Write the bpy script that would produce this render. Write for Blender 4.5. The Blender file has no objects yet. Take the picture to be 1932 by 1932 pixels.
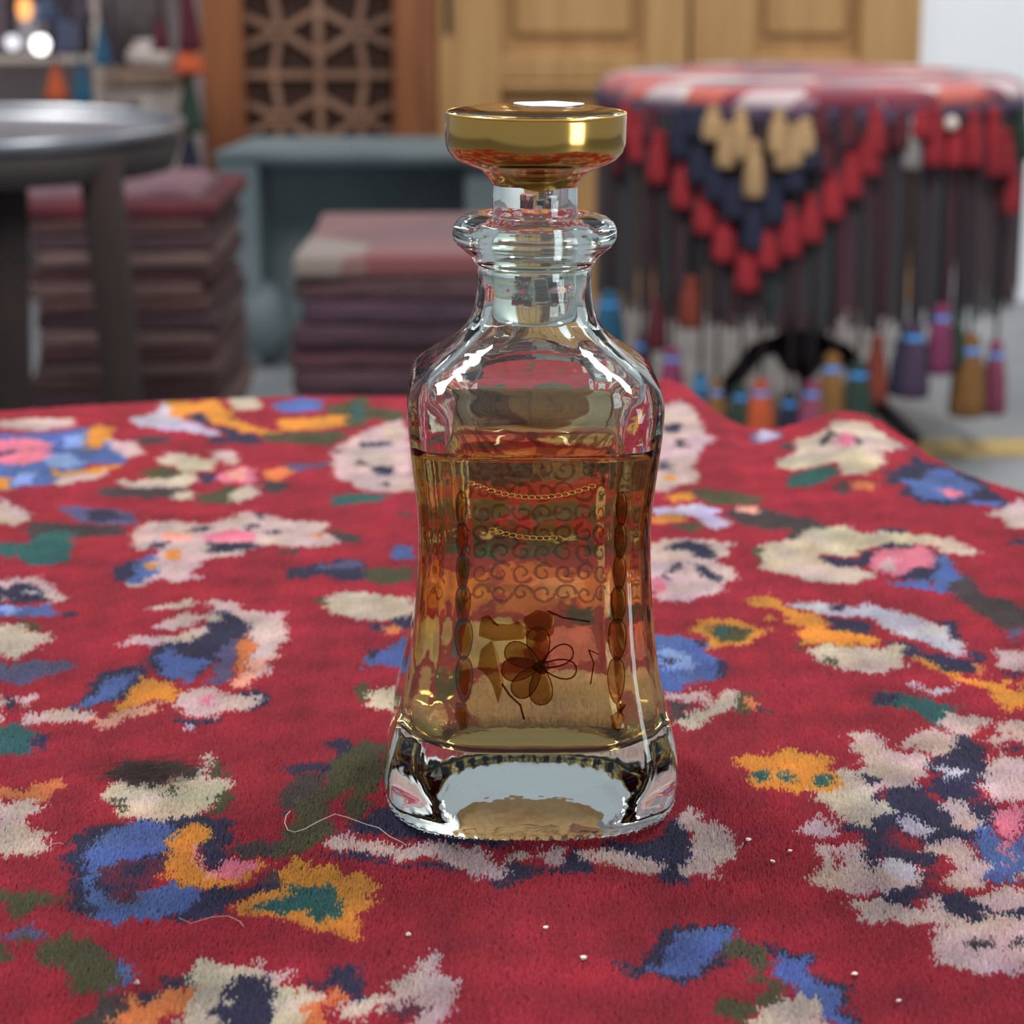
import bpy, bmesh, math, random
import numpy as np
from mathutils import Vector, Matrix
random.seed(7); rng = np.random.default_rng(7)
S = bpy.context.scene; COL = S.collection

# ------------------------------------------------------------------ camera
F, PITCH = 4400.0, math.radians(14.6)          # focal length in px of the 1932 frame, tilt down
ZT = 0.75                                      # top of the carpet pile on the near table
HC = 1.028                                     # camera height
cam = bpy.data.cameras.new('camera'); camo = bpy.data.objects.new('camera', cam); COL.objects.link(camo)
camo.location = (0, 0, HC); camo.rotation_euler = (math.pi/2 - PITCH, 0, 0)
cam.sensor_width = 36; cam.lens = 36*F/1932; cam.clip_start = 0.02
cam.dof.use_dof = True; cam.dof.focus_distance = 0.72; cam.dof.aperture_fstop = 16
S.camera = camo
# ------------------------------------------------------------------ world and large lights
w = bpy.data.worlds.new('world'); S.world = w; w.use_nodes = True
bg = w.node_tree.nodes['Background']; bg.inputs[0].default_value = (0.80, 0.88, 1.0, 1); bg.inputs[1].default_value = 0.30
def area(name, loc, size, power, color, rot=(0, 0, 0)):
    l = bpy.data.lights.new(name, 'AREA'); l.shape = 'RECTANGLE'; l.size, l.size_y = size; l.energy = power; l.color = color
    o = bpy.data.objects.new(name, l); COL.objects.link(o); o.location = loc; o.rotation_euler = rot; return o
# the shop's ceiling lamps hang above the frame (their glare runs along the decanter's shoulders); two rows
for nm, x, y, pw in [('near_left', -1.0, 1.8, 47), ('near_right', 1.0, 1.8, 47), ('far_left', -1.6, 5.2, 23), ('far_right', 1.6, 5.2, 23)]:
    area('ceiling_lamp_'+nm+'_offscreen', (x, y, 2.9), (0.24, 1.2), pw, (1.0, 0.97, 0.93))
# the bright doorway behind the photographer that shows in the stopper's gilt, right of its middle
area('doorway_right_offscreen', (2.56, -1.20, 1.15), (1.0, 1.9), 32, (0.85, 0.93, 1.0), (math.radians(90), 0, math.radians(53)))
S.view_settings.view_transform = 'Standard'; S.view_settings.look = 'None'
S.view_settings.exposure = 0.62; S.view_settings.gamma = 1.0; S.view_settings.use_curve_mapping = False
S.cycles.max_bounces = 24; S.cycles.transmission_bounces = 20; S.cycles.transparent_max_bounces = 24

# ------------------------------------------------------------------ helpers
cp, sp = math.cos(PITCH), math.sin(PITCH)
def ray(px, py):
    u, v = (px-966)/F, (966-py)/F
    return Vector((u, cp + v*sp, -sp + v*cp))
def at_y(px, py, Y):
    d = ray(px, py); t = Y/d.y
    return Vector((d.x*t, Y, HC + d.z*t))
def at_z(px, py, z):
    d = ray(px, py); t = (z-HC)/d.z
    return Vector((d.x*t, d.y*t, z))
def mpp(px, py, Y):                              # metres per pixel there
    p = at_y(px, py, Y); return (p.y*cp + (HC-p.z)*sp)/F
def lin(c):
    return tuple(((v/255)/12.92 if v/255 <= .04045 else ((v/255+.055)/1.055)**2.4) for v in c)
def tag(o, label=None, cat=None, group=None, kind=None):
    if label: o['label'] = label
    if cat: o['category'] = cat
    if group: o['group'] = group
    if kind: o['kind'] = kind
    return o
def empty(name, loc, label, cat, group=None):
    o = bpy.data.objects.new(name, None); COL.objects.link(o); o.location = loc; o.empty_display_size = .05
    return tag(o, label, cat, group)
def link(name, me, mat=None, parent=None):
    if mat is not None and not me.materials: me.materials.append(mat)
    o = bpy.data.objects.new(name, me); COL.objects.link(o)
    if parent is not None:                        # vertices are given in world space; keep them there
        o.parent = parent; o.matrix_parent_inverse = Matrix.Translation(-Vector(parent_loc(parent)))
    return o
def parent_loc(o):
    v = Vector(o.location)
    return v if o.parent is None else v + parent_loc(o.parent) - Vector(o.parent.get('_pl', (0, 0, 0))) * 0 - (parent_loc(o.parent))
def mk(name, verts, faces, mat, parent=None, smooth=True):
    me = bpy.data.meshes.new(name); me.from_pydata([tuple(v) for v in verts], [], faces); me.update()
    if smooth: me.polygons.foreach_set('use_smooth', [True]*len(me.polygons))
    return link(name, me, mat, parent)
def from_bm(name, bm, mat, parent=None, smooth=False):
    bmesh.ops.recalc_face_normals(bm, faces=bm.faces)
    me = bpy.data.meshes.new(name); bm.to_mesh(me); bm.free()
    if smooth: me.polygons.foreach_set('use_smooth', [True]*len(me.polygons))
    return link(name, me, mat, parent)
def box(name, lo, hi, mat, parent=None, bev=0.0, seg=2):
    bm = bmesh.new(); bmesh.ops.create_cube(bm, size=1)
    lo, hi = Vector(lo), Vector(hi)
    for v in bm.verts: v.co = Vector([lo[i] + (v.co[i]+.5)*(hi[i]-lo[i]) for i in range(3)])
    if bev: bmesh.ops.bevel(bm, geom=bm.edges[:], offset=bev, segments=seg, affect='EDGES', profile=.5)
    return from_bm(name, bm, mat, parent)
def loft(rings, close_bottom=True, close_top=True):
    n = len(rings[0]); V = [p for r in rings for p in r]; Fc = []
    for i in range(len(rings)-1):
        for j in range(n):
            k = (j+1) % n
            Fc.append((i*n+j, i*n+k, (i+1)*n+k, (i+1)*n+j))
    if close_bottom: Fc.append(tuple(range(n-1, -1, -1)))
    if close_top: Fc.append(tuple((len(rings)-1)*n+j for j in range(n)))
    return V, Fc
def lathe(name, c, prof, mat, parent=None, n=48, flute=None, cb=True, ct=True):
    rings = []
    for r, z in prof:
        rr = []
        for j in range(n):
            a = 2*math.pi*j/n; q = r*(1 + (flute(a, z) if flute else 0))
            rr.append((c[0]+q*math.cos(a), c[1]+q*math.sin(a), c[2]+z))
        rings.append(rr)
    V, Fc = loft(rings, cb, ct)
    return mk(name, V, Fc, mat, parent)
def tube(name, pts, rad, mat, parent=None, n=8):
    pts = [Vector(p) for p in pts]; rings = []
    for i, p in enumerate(pts):
        t = (pts[min(i+1, len(pts)-1)] - pts[max(i-1, 0)]).normalized()
        a = t.cross(Vector((0, 0, 1)));
        if a.length < 1e-3: a = t.cross(Vector((0, 1, 0)))
        a.normalize(); b = t.cross(a)
        r = rad[i] if isinstance(rad, (list, tuple)) else rad
        rings.append([p + (a*math.cos(2*math.pi*j/n) + b*math.sin(2*math.pi*j/n))*r for j in range(n)])
    V, Fc = loft(rings); return mk(name, V, Fc, mat, parent)
def bar(name, a, b, wid, dep, mat, parent=None):
    a, b = Vector(a), Vector(b); t = (b-a).normalized(); s = t.cross(Vector((0, 1, 0))).normalized()*wid/2; d = Vector((0, dep/2, 0))
    V = [a-s-d, a+s-d, a+s+d, a-s+d, b-s-d, b+s-d, b+s+d, b-s+d]
    return mk(name, V, [(0,1,2,3), (7,6,5,4), (0,4,5,1), (1,5,6,2), (2,6,7,3), (3,7,4,0)], mat, parent, False)

# ------------------------------------------------------------------ materials
def principled(name, col, rough=.6, metal=0., sheen=0., **kw):
    m = bpy.data.materials.new(name); m.use_nodes = True; b = m.node_tree.nodes['Principled BSDF']
    b.inputs['Base Color'].default_value = (*col, 1); b.inputs['Roughness'].default_value = rough; b.inputs['Metallic'].default_value = metal
    if sheen: b.inputs['Sheen Weight'].default_value = sheen
    for k, v in kw.items(): b.inputs[k].default_value = v
    return m
def noisy(name, c1, c2, scale, rough=.6, stretch=(1, 1, 1), bump=0., detail=4, metal=0., lo=.35, hi=.65):
    m = principled(name, c1, rough, metal); nt = m.node_tree; b = nt.nodes['Principled BSDF']
    tc = nt.nodes.new('ShaderNodeTexCoord'); mp = nt.nodes.new('ShaderNodeMapping'); mp.inputs['Scale'].default_value = stretch
    no = nt.nodes.new('ShaderNodeTexNoise'); no.inputs['Scale'].default_value = scale; no.inputs['Detail'].default_value = detail
    cr = nt.nodes.new('ShaderNodeValToRGB'); cr.color_ramp.elements[0].color = (*c1, 1); cr.color_ramp.elements[1].color = (*c2, 1)
    cr.color_ramp.elements[0].position = lo; cr.color_ramp.elements[1].position = hi
    nt.links.new(tc.outputs['Object'], mp.inputs[0]); nt.links.new(mp.outputs[0], no.inputs[0]); nt.links.new(no.outputs['Fac'], cr.inputs[0]); nt.links.new(cr.outputs[0], b.inputs['Base Color'])
    if bump:
        bp = nt.nodes.new('ShaderNodeBump'); bp.inputs['Strength'].default_value = bump; bp.inputs['Distance'].default_value = .01
        nt.links.new(no.outputs['Fac'], bp.inputs['Height']); nt.links.new(bp.outputs[0], b.inputs['Normal'])
    return m
def bands(name, cols, scale, rough=.9, stretch=(1, 1, 1), warp=.6):     # woven patchwork of several colours
    m = principled(name, cols[0], rough, sheen=.2); nt = m.node_tree; b = nt.nodes['Principled BSDF']
    tc = nt.nodes.new('ShaderNodeTexCoord'); mp = nt.nodes.new('ShaderNodeMapping'); mp.inputs['Scale'].default_value = stretch
    vo = nt.nodes.new('ShaderNodeTexVoronoi'); vo.inputs['Scale'].default_value = scale; vo.inputs['Randomness'].default_value = warp
    sx = nt.nodes.new('ShaderNodeSeparateColor'); cr = nt.nodes.new('ShaderNodeValToRGB'); cr.color_ramp.interpolation = 'CONSTANT'
    els = cr.color_ramp.elements; els[0].color = (*cols[0], 1); els[1].position = 1/len(cols); els[1].color = (*cols[1], 1)
    for i in range(2, len(cols)): e = els.new(i/len(cols)); e.color = (*cols[i], 1)
    nt.links.new(tc.outputs['Object'], mp.inputs[0]); nt.links.new(mp.outputs[0], vo.inputs[0]); nt.links.new(vo.outputs['Color'], sx.inputs[0])
    nt.links.new(sx.outputs[0], cr.inputs[0]); nt.links.new(cr.outputs[0], b.inputs['Base Color'])
    return m
def glass(name, col, ior, rough=0.0, ripple=0.0):
    m = bpy.data.materials.new(name); m.use_nodes = True; nt = m.node_tree; nt.nodes.clear()
    g = nt.nodes.new('ShaderNodeBsdfGlass'); g.inputs['Color'].default_value = (*col, 1); g.inputs['IOR'].default_value = ior; g.inputs['Roughness'].default_value = rough
    if ripple:                                      # moulded glass is never quite flat
        tc = nt.nodes.new('ShaderNodeTexCoord'); no = nt.nodes.new('ShaderNodeTexNoise'); no.inputs['Scale'].default_value = 110; no.inputs['Detail'].default_value = 2
        bp = nt.nodes.new('ShaderNodeBump'); bp.inputs['Strength'].default_value = ripple; bp.inputs['Distance'].default_value = .0006
        nt.links.new(tc.outputs['Object'], no.inputs[0]); nt.links.new(no.outputs['Fac'], bp.inputs['Height']); nt.links.new(bp.outputs[0], g.inputs['Normal'])
    o = nt.nodes.new('ShaderNodeOutputMaterial'); nt.links.new(g.outputs[0], o.inputs[0]); return m
def film(name, tint, gold, fac, rough=.2, pat=None):                   # thin translucent gold lustre
    m = bpy.data.materials.new(name); m.use_nodes = True; nt = m.node_tree; nt.nodes.clear()
    t = nt.nodes.new('ShaderNodeBsdfTransparent'); t.inputs[0].default_value = (*tint, 1)
    g = nt.nodes.new('ShaderNodeBsdfGlossy'); g.inputs['Color'].default_value = (*gold, 1); g.inputs['Roughness'].default_value = rough
    mx = nt.nodes.new('ShaderNodeMixShader'); mx.inputs[0].default_value = fac; o = nt.nodes.new('ShaderNodeOutputMaterial')
    if pat:
        tc = nt.nodes.new('ShaderNodeTexCoord'); no = nt.nodes.new('ShaderNodeTexNoise'); no.inputs['Scale'].default_value = pat; no.inputs['Detail'].default_value = 5
        cr = nt.nodes.new('ShaderNodeValToRGB'); cr.color_ramp.elements[0].position = .42; cr.color_ramp.elements[1].position = .6
        cr.color_ramp.elements[0].color = (*tint, 1); cr.color_ramp.elements[1].color = (*[min(1, v*1.9) for v in tint], 1)
        nt.links.new(tc.outputs['Object'], no.inputs[0]); nt.links.new(no.outputs['Fac'], cr.inputs[0]); nt.links.new(cr.outputs[0], t.inputs[0])
    nt.links.new(t.outputs[0], mx.inputs[1]); nt.links.new(g.outputs[0], mx.inputs[2]); nt.links.new(mx.outputs[0], o.inputs[0]); return m
def emit(name, col, strength):
    m = bpy.data.materials.new(name); m.use_nodes = True; nt = m.node_tree; nt.nodes.clear()
    e = nt.nodes.new('ShaderNodeEmission'); e.inputs[0].default_value = (*col, 1); e.inputs[1].default_value = strength
    o = nt.nodes.new('ShaderNodeOutputMaterial'); nt.links.new(e.outputs[0], o.inputs[0]); return m

# ------------------------------------------------------------------ the setting
YW = 6.2
m_floor = noisy('grey_stone_floor', lin((112, 116, 120)), lin((136, 138, 140)), 3.0, .45)
m_plaster = noisy('white_plaster', lin((236, 240, 243)), lin((244, 246, 248)), 2.0, .8)
m_mauve = noisy('mauve_plaster', lin((186, 172, 178)), lin((204, 194, 198)), 3.0, .8)
m_oak = noisy('oak_wood', lin((174, 130, 78)), lin((190, 147, 94)), 4.0, .5, (6, 6, .5))
m_walnut = noisy('red_brown_wood', lin((120, 68, 36)), lin((150, 90, 48)), 4.0, .5, (6, 6, .5))
m_lattice = noisy('lattice_wood', lin((122, 86, 66)), lin((146, 108, 86)), 6.0, .55)
m_dark = principled('painted_gap_shade', lin((70, 48, 40)), .9)  # dark colour stands in for the shade of the room behind the lattice
m_iron = principled('dark_iron', lin((40, 38, 38)), .5, .6)
tag(box('floor', (-6, -2.5, -.05), (6, 9, 0), m_floor), kind='structure')
wl_x = at_y(383, 100, YW).x; wr_x = at_y(1735, 50, YW).x
tag(box('wall_right', (wr_x, YW, 0), (5, YW+.12, 3.2), m_plaster), kind='structure')
tag(box('wall_left', (-5, YW+.9, 0), (wl_x, YW+1.0, 3.2), m_mauve), kind='structure')
tag(box('wall_back', (wl_x, YW+.1, 0), (wr_x, YW+.2, 3.2), m_oak), kind='structure')
stripe = tag(box('floor_stripe', (at_z(1640, 850, 0).x, at_z(1800, 862, 0).y, 0), (3.2, at_z(1800, 832, 0).y, .004), noisy('yellow_floor_paint', lin((204, 170, 90)), lin((180, 152, 88)), 9, .6)), kind='structure'); stripe.name = 'trim_1'
tag(stripe, 'worn yellow stripe painted along the grey floor')
# lattice door
P = lambda x, y, d=0: at_y(x, y, YW-d)
d1 = empty('door_1', (P(605, 100).x, YW, 0), 'red-brown wooden door leaf with pierced hexagonal star lattice', 'door'); d1['kind'] = 'structure'; del d1['category']
def ex(x): return at_y(x, 100, YW).x
box('stile', (ex(383), YW-.03, 0), (ex(460), YW+.06, 2.4), m_walnut, d1, .006)
box('stile', (ex(742), YW-.03, 0), (ex(824), YW+.06, 2.4), m_walnut, d1, .006)
box('rail', (ex(460), YW-.025, 2.25), (ex(742), YW+.06, 2.4), m_walnut, d1, .006)
box('rail', (ex(460), YW-.025, 0), (ex(742), YW+.06, .2), m_walnut, d1, .006)
box('gap_shade_panel', (ex(460), YW+.045, .2), (ex(742), YW+.06, 2.25), m_dark, d1)  # board added to show the lattice gaps as dim, shade put into its colour
X0, X1 = ex(460), ex(742); XC = (X0+X1)/2; zref = at_y(600, 142, YW).z; per = 163*mpp(600, 140, YW); hw = (X1-X0)/2
bw, bd = 15*mpp(600, 100, YW), .022
yb = YW+.02
bar('lattice_bar', (XC, yb, .2), (XC, yb, 2.25), bw, bd, m_lattice, d1)
k0 = int((.2-zref)/per); k1 = int((2.25-zref)/per)
for k in range(k0, k1+1):
    zc = zref + k*per
    ok = lambda z: .2 < z < 2.25
    def lb(a, b, e=.001):
        if ok(a[1]) and ok(b[1]): bar('lattice_bar', (XC+a[0]*hw, yb+e, zc+0 if False else a[1]), (XC+b[0]*hw, yb+e, b[1]), bw*.9, bd, m_lattice, d1)
    h = per/2
    lb((-1, zc), (1, zc), .002)
    for s in (-1, 1):
        lb((0, zc+h*.45), (s*.52, zc+h), .003); lb((s*.52, zc+h), (s*1, zc+h*.66), .004)
        lb((0, zc-h*.5), (s*.52, zc-h), .003); lb((s*.52, zc-h), (s*1, zc-h*.66), .004)
        lb((s*.62, zc), (s*.52, zc+h), .005); lb((s*.62, zc), (s*.52, zc-h), .005)
# oak door, two leaves with raised panels
d2 = empty('door_2', (ex(1280), YW, 0), 'pale oak double door with recessed rectangular panels', 'door'); d2['kind'] = 'structure'; del d2['category']
def leaf(xa, xb, pa, pb):
    zr1, zr0 = P(1000, 105).z, P(1000, 150).z
    box('stile', (ex(xa), YW-.02, 0), (ex(pa), YW+.09, 2.4), m_oak, d2, .005)
    box('stile', (ex(pb), YW-.02, 0), (ex(xb)-.002, YW+.09, 2.4), m_oak, d2, .005)
    box('rail', (ex(pa), YW-.018, zr0), (ex(pb), YW+.09, zr1), m_oak, d2, .005)
    box('rail', (ex(pa), YW-.018, 2.25), (ex(pb), YW+.09, 2.4), m_oak, d2, .005)
    box('rail', (ex(pa), YW-.018, 0), (ex(pb), YW+.09, .12), m_oak, d2, .005)
    box('panel', (ex(pa), YW+.03, zr1), (ex(pb), YW+.06, 2.25), m_oak, d2)
    box('panel', (ex(pa), YW+.03, .12), (ex(pb), YW+.06, zr0), m_oak, d2)
    box('moulding', (ex(pa), YW-.025, zr0-.028), (ex(pb), YW+.03, zr0-.004), m_oak, d2, .008)
    box('raised_field', (ex(pa+22), YW+.012, zr1+.05), (ex(pb-22), YW+.03, 2.2), m_oak, d2, .012)
leaf(826, 1298, 945, 1215); leaf(1303, 1735, 1420, 1620)
box('hinge', (ex(841), YW-.034, P(845, 62).z), (ex(852), YW-.02, P(845, 62).z+.16), m_iron, d2, .003)

# ------------------------------------------------------------------ near table with the pile carpet
edge_px = [(-330, 792), (-150, 782), (0, 774), (120, 766), (300, 762), (500, 757), (760, 752), (1000, 747), (1200, 742), (1258, 740), (1290, 755), (1322, 790), (1350, 803), (1400, 815), (1480, 823), (1540, 818), (1580, 809), (1625, 806), (1670, 815), (1720, 842), (1760, 872), (1850, 905), (1932, 928), (2050, 975)]
EX, EY = [], []
for x, y in edge_px:
    p = at_z(x, y, ZT); EX.append(p.x); EY.append(p.y)
EX = [-.56, -.50, -.45] + EX + [.34, .38, .41]; EY = [.60, .95, 1.16] + EY + [.90, .78, .55]
def edge(x): return np.interp(x, EX, EY)
def smooth_edge(x): return (edge(x-.008)+2*edge(x)+edge(x+.008))/4
FR = .40                                          # front edge of the table
def surf(x, s, h=0.0):                            # carpet point from flat coordinates; h along the normal
    x = np.asarray(x, float); s = np.asarray(s, float); e = smooth_edge(x); R = .022
    d = np.clip(s-e, 0, None); a = np.clip(d/R, 0, math.pi/2); ext = np.clip(d-R*math.pi/2, 0, None)
    y = np.minimum(s, e) + R*np.sin(a); z = -R*(1-np.cos(a)) - ext
    d2 = np.clip(FR-s, 0, None); a2 = np.clip(d2/R, 0, math.pi/2); ext2 = np.clip(d2-R*math.pi/2, 0, None)
    y = np.where(s < FR, FR-R*np.sin(a2), y); z = np.where(s < FR, -R*(1-np.cos(a2))-ext2, z)
    und = .0016*np.sin(x*19+1)*np.sin(s*13) * np.clip((s-.85)/.2, 0, 1)
    fold = .010*np.exp(-((x-.098)/.022)**2)*np.clip((s-1.12)/.14, 0, 1) + .008*np.exp(-((x-.178)/.03)**2)*np.clip((s-1.0)/.16, 0, 1)
    nz = np.cos(a)*np.cos(a2); ny = np.sin(a)-np.sin(a2)
    return np.stack([x, y+ny*h, ZT-.0038+z+und+fold+nz*h], -1), ny, nz

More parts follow.
